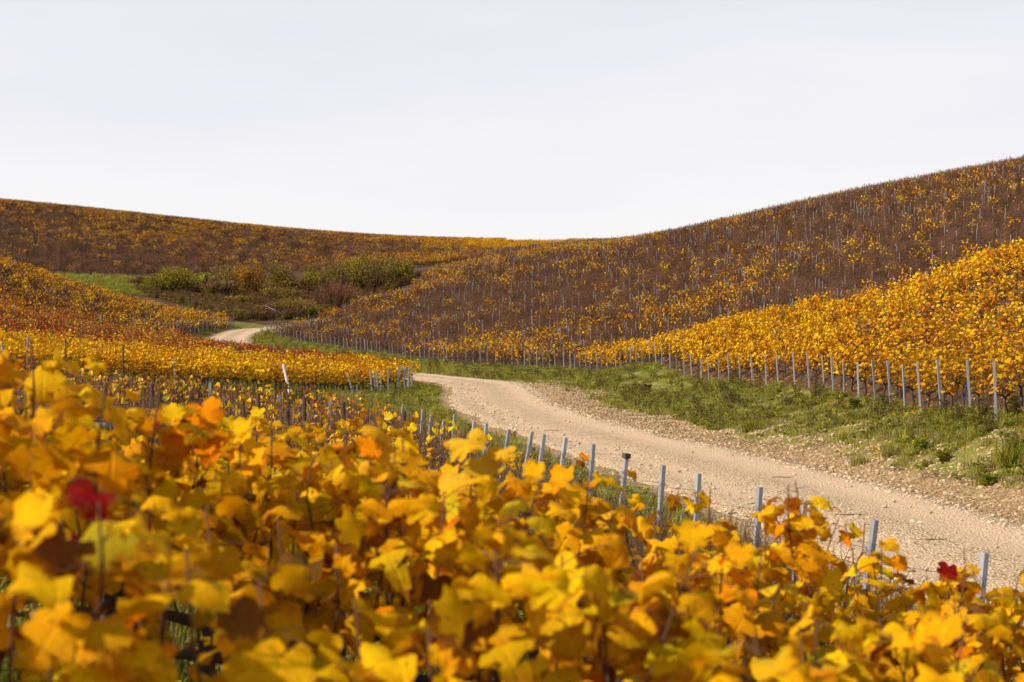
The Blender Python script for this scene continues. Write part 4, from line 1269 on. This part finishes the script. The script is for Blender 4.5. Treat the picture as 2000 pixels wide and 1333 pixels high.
GP = [tuft(1, 60, (0.04, 0.11), 0.16, 0.004, GREEN, 0.7).mesh('tuft', [M_GRASS]), tuft(2, 60, (0.05, 0.14), 0.17, 0.004, GREEN, 0.7).mesh('tuft', [M_GRASS]),
      tuft(3, 50, (0.05, 0.12), 0.15, 0.005, LUSH, 0.6).mesh('tuft', [M_GRASS]), tuft(4, 55, (0.10, 0.28), 0.13, 0.004, GREEN, 0.6).mesh('tuft', [M_GRASS]),
      tuft(5, 40, (0.03, 0.16), 0.16, 0.0035, STRAW, 0.8).mesh('tuft', [M_GRASS]), weed(6, 26, (0.05, 0.13), 0.04, LUSH).mesh('weed', [M_GRASS]),
      weed(7, 34, (0.04, 0.10), 0.16, GREEN).mesh('weed', [M_GRASS]), weed(8, 22, (0.05, 0.11), 0.05, LUSH, 5).mesh('weed', [M_GRASS]),
      weed(9, 40, (0.05, 0.10), 0.30, [((0.16, 0.15, 0.04), 20), ((0.22, 0.13, 0.05), 15), ((0.10, 0.12, 0.02), 20)]).mesh('weed', [M_GRASS])]
DEAD = [((0.30, 0.16, 0.06), 30), ((0.38, 0.24, 0.10), 20), ((0.18, 0.10, 0.04), 22), ((0.26, 0.22, 0.04), 10)]
GP.append(weed(10, 46, (0.05, 0.12), 0.34, DEAD).mesh('weed', [M_GRASS]))
def zone(poly, dens, seed, fn=None):
    P = np.array(poly, float); g = np.random.default_rng(seed)
    lo, hi = P.min(0), P.max(0)
    n = int((hi[0] - lo[0]) * (hi[1] - lo[1]) * dens)
    x = g.uniform(lo[0], hi[0], n); y = g.uniform(lo[1], hi[1], n)
    k = inpoly(x, y, poly) & (np.abs(x) < 0.38 * y + 0.6) & (y > 1)
    x, y = x[k], y[k]
    if fn is not None:
        k = g.random(len(x)) < fn(x, y); x, y = x[k], y[k]
    return x, y, g
BANK_N = [(6, 14), (13, 12), (11.5, 20), (10.3, 26), (9.45, 31), (9.8, 37), (10.0, 46), (5, 46), (6, 30)]
BANK_M = [(4, 46), (10.0, 46), (9.3, 54), (8.2, 62), (5.9, 80), (4.1, 93), (0, 100), (-4, 104.5), (-3, 76), (1.5, 70), (1.5, 55)]
BANK_F = [(-4, 105), (-8, 112.5), (-14, 125.5), (-19, 134.5), (-24.4, 144), (-29, 150), (-31, 140), (-24, 125), (-16, 103), (-4, 79), (-2, 90)]
def bankf(x, y):
    sd, _ = track_dist(x, y)
    edge = np.interp(y, [20, 30, 45], [2.6, 3.0, 3.5]) + 2.6 * (fbm(x, y, 3.5, 71, 3) - 0.5)
    edge = np.where(y > 45, np.interp(y, [45, 75, 95], [4.2, 2.4, 2.0]) + 0.8 * (fbm(x, y, 3.5, 71) - .5), edge)
    return np.clip((sd - edge) / 1.8, 0, 1) * (0.10 + 0.95 * sstep(0.38, 0.62, fbm(x, y, 1.7, 72, 2)))
def lay(name, label, parts, smin=0.8, smax=1.3):
    """parts: (x, y, rng, weights over GP, size factor)"""
    X = []; Yv = []; R_ = []; S_ = []; I_ = []
    for x, y, g, wts, sf in parts:
        w_ = np.array(list(wts) + [0] * (len(GP) - len(wts)), float); w_ /= w_.sum()
        X.append(x); Yv.append(y); R_.append(g.uniform(0, 6.283, len(x))); S_.append(g.uniform(smin, smax, len(x)) * sf); I_.append(g.choice(len(GP), len(x), p=w_))
    X = np.concatenate(X); Yv = np.concatenate(Yv)
    return scatter(name, label, GP, np.stack([X, Yv, height(X, Yv) - 0.01], 1), np.concatenate(R_), np.concatenate(S_), np.concatenate(I_))
#            lawn lawn lush tall straw ros weed flow tallweed
W_BANK = [4, 4, 2.4, 0.8, 4.0, 1.8, 1.4, 0.5, 0.7]
W_VERGE = [4, 4, 3, 1, 1.5, 0.5, 0.5, 0.1, 0.3]
x, y, g_ = zone(BANK_N, 85, 1, bankf); pa = [(x, y, g_, W_BANK, 0.95)]
x, y, g_ = zone(BANK_M, 30, 2, bankf); pa.append((x, y, g_, W_BANK, 1.15))
x, y, g_ = zone(BANK_F, 12, 3, lambda x, y: (np.abs(track_dist(x, y)[0]) > 2.3) * 0.9); pa.append((x, y, g_, W_VERGE, 1.6))
lay('bank_grass', 'rough green grass and weeds on the bank right of the track', pa)
# tall weeds along the post line
RLw = np.repeat(RL[:70], 4, 0) + RNG.normal(0, 0.35, (280, 2)) - np.array((0.35, 0.1))
lay('bank_weeds', 'tall green weeds round the feet of the end posts', [(RLw[:, 0], RLw[:, 1], np.random.default_rng(5), [0, 0, 2, 3, 1.0, 0.6, 2, 0.3, 1.6], 1.1)])
VERGE_L = [(12, 1), (7.6, 5), (5.3, 10), (4.2, 14.5), (3.4, 20), (2.3, 27), (1.0, 33), (-0.9, 42), (-2.0, 50), (-2.6, 58), (-3.0, 66), (-5.0, 73), (-9.5, 80), (-5.2, 73), (-5.0, 66), (-6.6, 57.5), (-12, 55), (-32, 45),
           (-18, 36), (-3.0, 30), (-1.9, 25), (-0.3, 19.5), (1.2, 14.5), (3.4, 10), (5.3, 6)]
vf = lambda x, y: np.where(np.abs(track_dist(x, y)[0]) > 2.3 + 0.9 * (fbm(x, y, 1.8, 61) - 0.3), 0.45 + 0.55 * sstep(0.35, 0.55, fbm(x, y, 1.6, 62)), 0)
x, y, g_ = zone(VERGE_L, 34, 11, vf); pa = [(x, y, g_, [4, 4, 4, 1, 1.4, 1, 0.6, 0.7, 0.2], 1.1)]
lay('verge_grass', 'green grass between the row-end posts and the track', pa)
x, y, g_ = zone(POLY_NEAR, 30, 12, lambda x, y: np.where(y < 34, (0.35 + 0.65 * sstep(0.35, 0.55, fbm(x, y, 1.2, 63))) * np.interp(y, [8, 12], [1, 0.5]), 0)); pa = [(x, y, g_, [4, 4, 5, 1.5, 1.2, 3, 1, 0.4, 0.2], 1.1)]
x, y, g_ = zone(POLY_MID, 9, 13); pa.append((x, y, g_, W_VERGE, 1.5))
lay('row_grass', 'green grass and weeds growing between the vine rows', pa)
FAR_STRIP = [(-66, 180), (-70, 205), (-48, 206), (-44, 206), (-44, 183)]
x, y, g_ = zone(FAR_STRIP, 9, 14); pa = [(x, y, g_, [2, 2, 6, 1, 0.3, 0, 0, 0, 0], 2.6)]
BRUSH = [(-50, 188), (-31, 157), (-28, 161), (-18, 169), (-11, 187), (-30, 188)]
x, y, g_ = zone(BRUSH, 4, 15); pa.append((x, y, g_, [0, 0, 0, 0.6, 2, 0, 0.4, 0, 1, 8], 2.4))
x, y, g_ = zone([(-0.5, 214), (8, 218), (9, 228), (-1, 224)], 6, 16); pa.append((x, y, g_, [2, 2, 6, 1, 0, 0, 0, 0, 0], 2.6))
lay('hollow_grass', 'green strip and rough undergrowth around the hedge in the hollow', pa)

def stone_mesh(seed, mat=None):
    rng = random.Random(seed)
    import bmesh
    bm = bmesh.new(); bmesh.ops.create_icosphere(bm, subdivisions=1, radius=1)
    for v in bm.verts:
        v.co *= rng.uniform(0.7, 1.15); v.co.z *= 0.62
    m_ = bpy.data.meshes.new('stone'); bm.to_mesh(m_); bm.free(); m_.materials.append(mat or M_STONE)
    return m_
ST = [stone_mesh(k) for k in range(5)]
ST_PALE = [stone_mesh(10 + k, M_STONE_PALE) for k in range(5)]
def stone_zone(poly, dens, seed, f):
    x, y, g_ = zone(poly, dens, seed, f)
    return x, y, g_
SH = [(14, 4), (9, 20), (9.3, 30), (8, 45), (5, 60), (3, 75), (-3, 75), (-4, 60), (-3, 45), (1, 30), (2.5, 20), (4, 12), (7, 4)]
def shf(x, y):
    sd, _ = track_dist(x, y)
    return np.clip(np.exp(-((sd - 3.4) / 1.9) ** 2) * (sd > 1.5) + 0.10 * (np.abs(sd) < 2.4) * (1 - np.exp(-((sd - 0.95) / 0.5) ** 2)), 0, 1)
x, y, g_ = stone_zone(SH, 210, 20, shf)
sd, tz = track_dist(x, y)
zst = height(x, y); zst = np.where(np.abs(sd) < 1.9, zst + 0.065, zst)
sz = 0.010 + 0.045 * g_.random(len(x)) ** 3.0
scatter('loose_stones', 'loose pale stones on the track and its stony right shoulder', ST + ST_PALE, np.stack([x, y, zst + sz * 0.15], 1), g_.uniform(0, 6.28, len(x)), sz, g_.integers(0, 5, len(x)) + np.where((np.abs(sd) < 2.1) | (g_.random(len(x)) < 0.12), 5, 0), g_.uniform(-.4, .4, (len(x), 2)))

# fallen leaves under the vines and along the bank
fl = []
for k in range(4):
    rng = random.Random(300 + k); b = MB(); vs, fs = leaf_mesh_data(rng, HALF_S, 0.5, 0.35, 0.09)
    b.add([(a, c, d_) for a, c, d_ in vs], fs, 0, pick([((0.42, 0.17, 0.02), 30), ((0.30, 0.11, 0.02), 30), ((0.62, 0.30, 0.012), 20)], rng)); fl.append(b.mesh('leaf', [M_MASS]))
x, y, g_ = zone([(9.3, 20), (9.0, 31), (9.4, 46), (6, 80), (14, 80), (14, 46), (13, 20)], 9, 30)
x2, y2, _ = zone(POLY_NEAR, 7, 31)
x = np.concatenate([x, x2]); y = np.concatenate([y, y2])
scatter('fallen_leaves', 'dry fallen vine leaves lying under the rows', fl, np.stack([x, y, height(x, y) + 0.025], 1), g_.uniform(0, 6.28, len(x)), g_.uniform(0.07, 0.13, len(x)), g_.integers(0, 4, len(x)), g_.uniform(-.5, .5, (len(x), 2)))

# single plants, a leaf and twigs that can be told apart beside the track
def on_ground(px, py):
    """walk down the line of sight to the ground"""
    d_ = np.linspace(4, 200, 4000); X = (px - 1000) / F * d_; Zr = CZ - (py - HY) / F * d_
    k = np.argmax(height(X, d_) >= Zr); return float(X[k]), float(d_[k])
def clump(px, py, mb, s, name, label, cat, group=None):
    X, Y = on_ground(px, py)
    tag(link(name, mb.mesh(name, [M_GRASS]), loc=(X, Y, hz(X, Y) - 0.01), rot=(0, 0, random.uniform(0, 6)), scl=s), label, cat, group)
for k, (px, py, s, lab) in enumerate([(1470, 842, 1.7, 'big pale green grass tuft low on the bank, left of the middle'), (1650, 858, 1.4, 'dark green grass tuft in the middle of the bank'),
                                      (1985, 905, 2.0, 'large dark grass tuft at the right edge of the bank'), (1680, 908, 1.2, 'small grass tuft at the stony edge of the bank'),
                                      (1215, 800, 1.2, 'grass tuft where the bank meets the stony shoulder'), (1740, 890, 1.2, 'grass tuft beside a fallen orange leaf on the bank')]):
    clump(px, py, tuft(400 + k, 170, (0.10, 0.32), 0.2, 0.005, LUSH if k in (0, 2) else GREEN, 0.7), s * 0.8, 'grass_tuft', lab, 'grass tuft', 'grass tufts on the bank')
for k, (px, py, s, lab) in enumerate([(1800, 880, 1.5, 'broad dark green weed high on the stony bank'), (1845, 905, 1.4, 'leafy green weed in front of the end posts'), (1670, 800, 1.8, 'tall yellowish green weed below the end posts'),
                                      (1265, 765, 1.8, 'dark brownish weed clump at the top of the bank'), (1930, 950, 1.3, 'low green weed at the lower right of the bank'), (1150, 1000, 1.2, 'yellow green weed between two row-end posts')]):
    clump(px, py, weed(420 + k, 120, (0.06, 0.16), 0.22, LUSH if k != 3 else [((0.15, 0.11, 0.04), 20), ((0.10, 0.11, 0.03), 20)], 4 if k in (1, 4) else None), s * 0.62, 'weed_clump', lab, 'weed', 'weed clumps on the bank')
X, Y = on_ground(1640, 1013)
o = link('fallen_leaf', LEAF_BIG[2], loc=(X, Y, hz(X, Y) + 0.11), rot=(0.5, 0.3, 1.0), scl=0.13); o.color = (0.78, 0.36, 0.012, 1)
tag(o, 'single golden leaf lying on the pale track', 'fallen leaf')
X, Y = on_ground(1712, 886)
o = link('fallen_leaf', LEAF_BIG[4], loc=(X, Y, hz(X, Y) + 0.06), rot=(0.9, 0.1, 2.0), scl=0.13); o.color = (0.80, 0.30, 0.012, 1)
tag(o, 'orange fallen leaf on the stony bank', 'fallen leaf')
for px, py, L, lab in [(1665, 1019, 0.5, 'dark twig lying on the track beside the golden leaf'), (1530, 943, 0.4, 'thin twig on the far wheel lane of the track'), (1825, 1070, 0.35, 'small twig on the track near the lower right'), (1080, 848, 0.5, 'dry twig on the track beyond the row-end posts')]:
    X, Y = on_ground(px, py); Z = hz(X, Y) + 0.09
    b = MB(); b.tube([(-L / 2, 0.04, 0.0), (-L / 6, -0.02, 0.012), (L / 5, 0.03, 0.0), (L / 2, 0.0, 0.015)], [0.008, 0.008, 0.006, 0.003], 5)
    b.tube([(L / 6, 0.02, 0.0), (L / 3, 0.10, 0.01)], [0.005, 0.002], 4)
    tag(link('twig', b.mesh('twig', [M_CANE], tint=False), loc=(X, Y, Z), rot=(0, 0, random.uniform(-.4, .4))), lab, 'twig')
srng = random.Random(55)
for k, (px, py) in enumerate([(1415, 850), (1590, 868), (1870, 1065), (1965, 1068), (1955, 915), (1760, 845), (1500, 880), (1180, 812)]):
    X, Y = on_ground(px, py); s = srng.uniform(0.035, 0.065)
    tag(link('stone', ST[k % 5], loc=(X, Y, hz(X, Y) + s * 0.3), rot=(0.2, 0.1, k), scl=s), f'pale fist-sized limestone on the ground beside the track, {nth(sorted([1415, 1590, 1870, 1965, 1955, 1760, 1500, 1180]).index(px))} from the left', 'stone', 'larger stones beside the track')

# ------------------------------------------------------------------ hedge in the hollow
OLIVE = [((0.29, 0.25, 0.022), 30), ((0.38, 0.30, 0.03), 25), ((0.17, 0.17, 0.016), 22), ((0.36, 0.22, 0.02), 8)]
DKGREEN = [((0.15, 0.15, 0.016), 30), ((0.22, 0.19, 0.018), 22), ((0.28, 0.20, 0.024), 14)]
BRUSHB = [((0.27, 0.15, 0.05), 30), ((0.35, 0.21, 0.06), 20), ((0.17, 0.10, 0.035), 22), ((0.25, 0.2, 0.03), 14)]
GOLDB = [((0.42, 0.22, 0.02), 30), ((0.50, 0.28, 0.025), 25), ((0.28, 0.17, 0.02), 25), ((0.18, 0.13, 0.02), 10)]
REDB = [((0.17, 0.075, 0.035), 30), ((0.21, 0.10, 0.045), 25), ((0.12, 0.06, 0.03), 20)]
def bush(px, base, top, wpx, d_, pal, label, seed, n=2600, twig=60, leaf=(0.12, 0.26), name='shrub', narrow=False, group='shrubs of the hedge in the hollow', dep=0.6):
    rng = random.Random(seed)
    X = (px - 1000) / F * d_; Z = hz(X, d_)
    H = 1.2 * (base - top) / F * d_; Wd = 1.42 * wpx / F * d_ / 2
    e_ = bpy.data.objects.new(name, None); COL.objects.link(e_); e_.location = (X, d_, Z - 0.1)
    tag(e_, label, 'shrub', group)
    lumps = []
    for k in range(9):
        a = rng.uniform(0, 6.283); r_ = math.sqrt(rng.random()) * 0.62
        cz = rng.uniform(0.32, 0.78)
        lumps.append((math.cos(a) * r_ * Wd, math.sin(a) * r_ * Wd * dep, cz * H, Wd * rng.uniform(0.32, 0.5), H * rng.uniform(0.20, 0.27), rng.uniform(0.75, 1.25)))
    if narrow: lumps = [(0, 0, H * (0.12 + 0.8 * t), Wd * (1 - t * 0.85), H * 0.12, 1.0) for t in (0, .15, .3, .45, .6, .75, .9)]
    fb = MB()
    for i in range(n):
        L = lumps[rng.randrange(len(lumps))]
        v = Vector((rng.gauss(0, 1), rng.gauss(0, 1), rng.gauss(0, 1))).normalized() * (rng.random() ** 0.45) * rng.choice((1.0, 1.0, 1.12))
        p = Vector((L[0] + v.x * L[3], L[1] + v.y * L[3] * 0.9, max(0.05, L[2] + v.z * L[4])))
        s = rng.uniform(*leaf)
        q = Euler((rng.uniform(0, 6.3), rng.uniform(0, 6.3), rng.uniform(0, 6.3))).to_matrix()
        c = pick(pal, rng); c = tuple(x_ * L[5] for x_ in c)
        fb.add([p + q @ Vector(w_) * s for w_ in ((0, -0.5, 0), (0.4, 0, 0.12), (0, 0.6, 0), (-0.4, 0, 0.12))], [(0, 1, 2), (0, 2, 3)], 0, c)
    tag(link('foliage', fb.mesh('foliage', [M_BUSH]), e_), kind='stuff')
    sb = MB()
    for i in range(twig):
        a = rng.uniform(0, 6.283); r_ = math.sqrt(rng.random())
        bx, by = 0.35 * r_ * Wd * math.cos(a), 0.35 * r_ * Wd * dep * math.sin(a)
        tx, ty = 1.02 * r_ * Wd * math.cos(a), 1.02 * r_ * Wd * dep * math.sin(a)
        hh = H * (1.08 - 0.35 * r_ * r_) * rng.uniform(0.75, 1.0)
        sb.tube([(bx, by, 0), (bx * 0.5 + tx * 0.5 + rng.uniform(-.1, .1), (by + ty) / 2, hh * 0.55), (tx, ty, hh)], [0.035, 0.02, 0.007], 3, cap=False)
    tag(link('stems', sb.mesh('stems', [M_CANEFAR], tint=False), e_), kind='stuff')
    return e_
bush(322, 580, 524, 92, 185.0, DKGREEN + OLIVE, 'large round dark green shrub at the left end of the hedge', 1, 4200)
bush(378, 580, 534, 66, 184.5, OLIVE, 'olive green shrub next to the large round one', 2, 3000)
bush(402, 582, 540, 16, 181.5, [((0.05, 0.075, 0.02), 20), ((0.07, 0.095, 0.02), 20)], 'small narrow dark conifer in front of the olive shrub', 3, 900, 0, name='small_conifer', narrow=True)
bush(440, 580, 528, 62, 185.0, BRUSHB + OLIVE, 'thin brownish shrub left of the golden shrub', 4, 2200, 110)
bush(488, 578, 524, 54, 183.5, GOLDB, 'golden yellow shrub in the middle of the hedge', 5, 3000)
bush(524, 560, 532, 30, 190.0, STRAW, 'pale straw coloured thicket behind the golden shrub', 6, 800, 50)
bush(560, 590, 530, 84, 180.0, DKGREEN + BRUSHB, 'dark green and brown shrub right of the golden one', 7, 3600, 90)
bush(628, 575, 522, 66, 184.0, OLIVE + BRUSHB, 'olive shrub behind the reddish thicket', 8, 2800, 80)
bush(650, 602, 540, 96, 172.0, REDB + BRUSHB, 'reddish brown twiggy thicket at the edge of the brown hill', 9, 3000, 240, leaf=(0.08, 0.18))
bush(705, 572, 508, 74, 184.0, OLIVE, 'tall olive shrub near the right end of the hedge', 10, 3600, 80)
bush(735, 578, 524, 60, 180.0, BRUSHB + DKGREEN, 'dark thicket under the tall olive shrub', 11, 2400, 120)
bush(770, 562, 508, 62, 184.0, DKGREEN + OLIVE + [((0.34, 0.2, 0.02), 14)], 'dark round shrub with yellowing leaves at the right end of the hedge', 12, 3600)
bush(560, 622, 588, 110, 166.0, DKGREEN + BRUSHB, 'low dark bramble thicket at the foot of the bank', 13, 3200, 120, leaf=(0.1, 0.22))
bush(500, 612, 596, 34, 166.5, GOLDB + [((0.6, 0.32, 0.01), 30)], 'low bush with bright yellow leaves on the bare bank', 14, 500, 20)
bush(470, 596, 576, 60, 174.0, DKGREEN + BRUSHB, 'low dark scrub below the golden shrub', 15, 1500, 60)
bush(425, 586, 548, 60, 181.0, BRUSHB + REDB, 'brown scrub between the olive and the golden shrub', 19, 2200, 120)
bush(592, 582, 538, 64, 182.5, DKGREEN + OLIVE, 'dark green shrub behind the reddish thicket at its left', 20, 2800, 60)
bush(540, 605, 566, 80, 173.0, DKGREEN + BRUSHB, 'dark tangled scrub below the middle of the hedge', 21, 2600, 120)
bush(675, 585, 528, 70, 181.0, BRUSHB + OLIVE, 'brown and olive thicket behind the reddish one', 22, 2800, 120)
bush(600, 610, 584, 90, 168.0, REDB + DKGREEN, 'low brown scrub along the edge of the brown hill', 23, 2400, 120)
bush(266, 552, 536, 34, 194.0, BRUSHB, 'small dark brown shrub alone on the green strip', 16, 700, 60)
bush(1108, 480, 462, 15, 222.0, BRUSHB, 'small dark shrub standing on the skyline saddle', 17, 400, 60, group='shrubs on the skyline')
bush(455, 640, 622, 40, 160.0, LUSH + DKGREEN, 'low green bush beyond the last end posts', 18, 900, 20)
# a pale fallen branch at the foot of the brambles
X = (532 - 1000) / F * 164.0
b = MB(); b.tube([(-0.9, 0, 1.4), (-0.2, 0.1, 1.1), (0.5, 0, 0.75), (1.1, 0.1, 0.45)], [0.03, 0.05, 0.06, 0.06], 6)
b.tube([(-0.2, 0.1, 1.1), (-0.7, 0.2, 0.95)], [0.03, 0.012], 5)
tag(link('dead_branch', b.mesh('dead_branch', [M_POST], tint=False), loc=(X, 163.0, hz(X, 163.0) + 0.1)), 'bare pale dead branch lying against the dark brambles', 'branch')

# red leaves that stand out of the golden front rows, each on a shoot of its own vine's wood
def shoot(px, py, Y, cols, label, size, base_px=None, base_py=None):
    X = (px - 1000) / F * Y; Zt = CZ - (py - HY) / F * Y
    Zg = hz(X, Y)
    e_ = bpy.data.objects.new('vine_shoot', None); COL.objects.link(e_); e_.location = (X, Y, Zg); tag(e_, label, 'vine shoot')
    rng = random.Random(int(px))
    h = Zt - Zg - 0.035
    pts = [(0.06, 0.02, -0.05), (0.05, 0.02, h * 0.4), (0.0, 0, h * 0.8), (0.0, 0, h + 0.02)]
    link('cane', cane_mesh(pts, 0.005), e_)
    for c, dx, dz, s in cols:
        o_ = Vector((dx or 0.3, -1.0, 0)).normalized()
        p = Vector((dx, -0.04, h + dz))
        M = leaf_frame(p, o_, rng, s * 0.85, 0.8)
        o = link('leaf', LEAF_BIG[rng.randrange(9)], e_); o.matrix_local = M; o.color = (*c, 1)
RED = (0.30, 0.012, 0.005); DRED = (0.16, 0.008, 0.005); ORG = (0.84, 0.27, 0.001); GLD = (0.80, 0.42, 0.014); BRN = (0.36, 0.13, 0.02)
shoot(200, 935, 3.0, [(RED, 0.0, 0.02, 0.11), (DRED, -0.07, -0.08, 0.12), (RED, 0.03, -0.07, 0.09), (DRED, -0.09, -0.12, 0.08)], 'vine shoot with deep red leaves among the golden leaves at the left', 0.1)
shoot(1852, 1100, 5.6, [(RED, -0.01, 0.03, 0.10), (DRED, 0.02, -0.05, 0.10), (DRED, -0.03, -0.09, 0.08)], 'vine shoot with dark red leaves near the first row-end post', 0.1)
shoot(740, 835, 5.3, [(GLD, 0.0, 0.05, 0.13), (ORG, -0.04, 0.0, 0.12), (GLD, 0.03, -0.03, 0.13), (GLD, -0.02, -0.09, 0.12)], 'tall shoot of golden leaves standing above the bare rows', 0.12)
shoot(672, 868, 5.2, [(ORG, 0.0, 0.05, 0.12), (GLD, 0.03, -0.01, 0.12), (GLD, -0.03, -0.05, 0.11)], 'shoot of golden leaves left of the tallest one', 0.12)
shoot(385, 800, 4.5, [(ORG, 0.02, 0.05, 0.13), (ORG, -0.05, 0.0, 0.14), ((0.80, 0.22, 0.001), 0.04, -0.06, 0.13)], 'shoot of bright orange leaves on top of the front row', 0.12)
shoot(920, 862, 4.6, [(GLD, -0.02, 0.06, 0.14), ((0.62, 0.40, 0.02), 0.03, -0.02, 0.15), (GLD, -0.05, -0.06, 0.14), (GLD, 0.10, 0.02, 0.10)], 'large shoot of golden leaves covering the track edge', 0.12)
shoot(1080, 920, 9.5, [(BRN, 0.0, 0.02, 0.10), (ORG, 0.06, -0.06, 0.09), (BRN, -0.05, -0.05, 0.10)], 'thin shoot with dried orange leaves between the row-end posts', 0.1)
shoot(1142, 885, 14.8, [(ORG, 0.0, 0.02, 0.13), (BRN, -0.05, -0.03, 0.12)], 'thin shoot with one dried leaf beside a row-end post', 0.1)
shoot(615, 780, 28.0, [((0.6, 0.10, 0.012), 0.0, 0.0, 0.16), ((0.6, 0.10, 0.012), 0.14, -0.06, 0.15), ((0.55, 0.09, 0.012), -0.14, -0.08, 0.15), (DRED, 0.1, -0.2, 0.14), ((0.6, 0.12, 0.012), -0.2, -0.02, 0.14)], 'shoot of orange red leaves in front of the golden block', 0.1)
shoot(1495, 985, 6.0, [(GLD, 0.0, 0.03, 0.09), (ORG, 0.03, -0.04, 0.10)], 'upright golden leaves in front of the fourth row-end post', 0.1)
shoot(1575, 1000, 5.9, [(GLD, 0.01, 0.02, 0.12)], 'single golden leaf standing against the track', 0.1)
shoot(1722, 1048, 5.9, [(GLD, 0.0, 0.02, 0.10), (ORG, 0.05, -0.05, 0.08)], 'golden leaf at the tip of the front row against the gravel', 0.1)
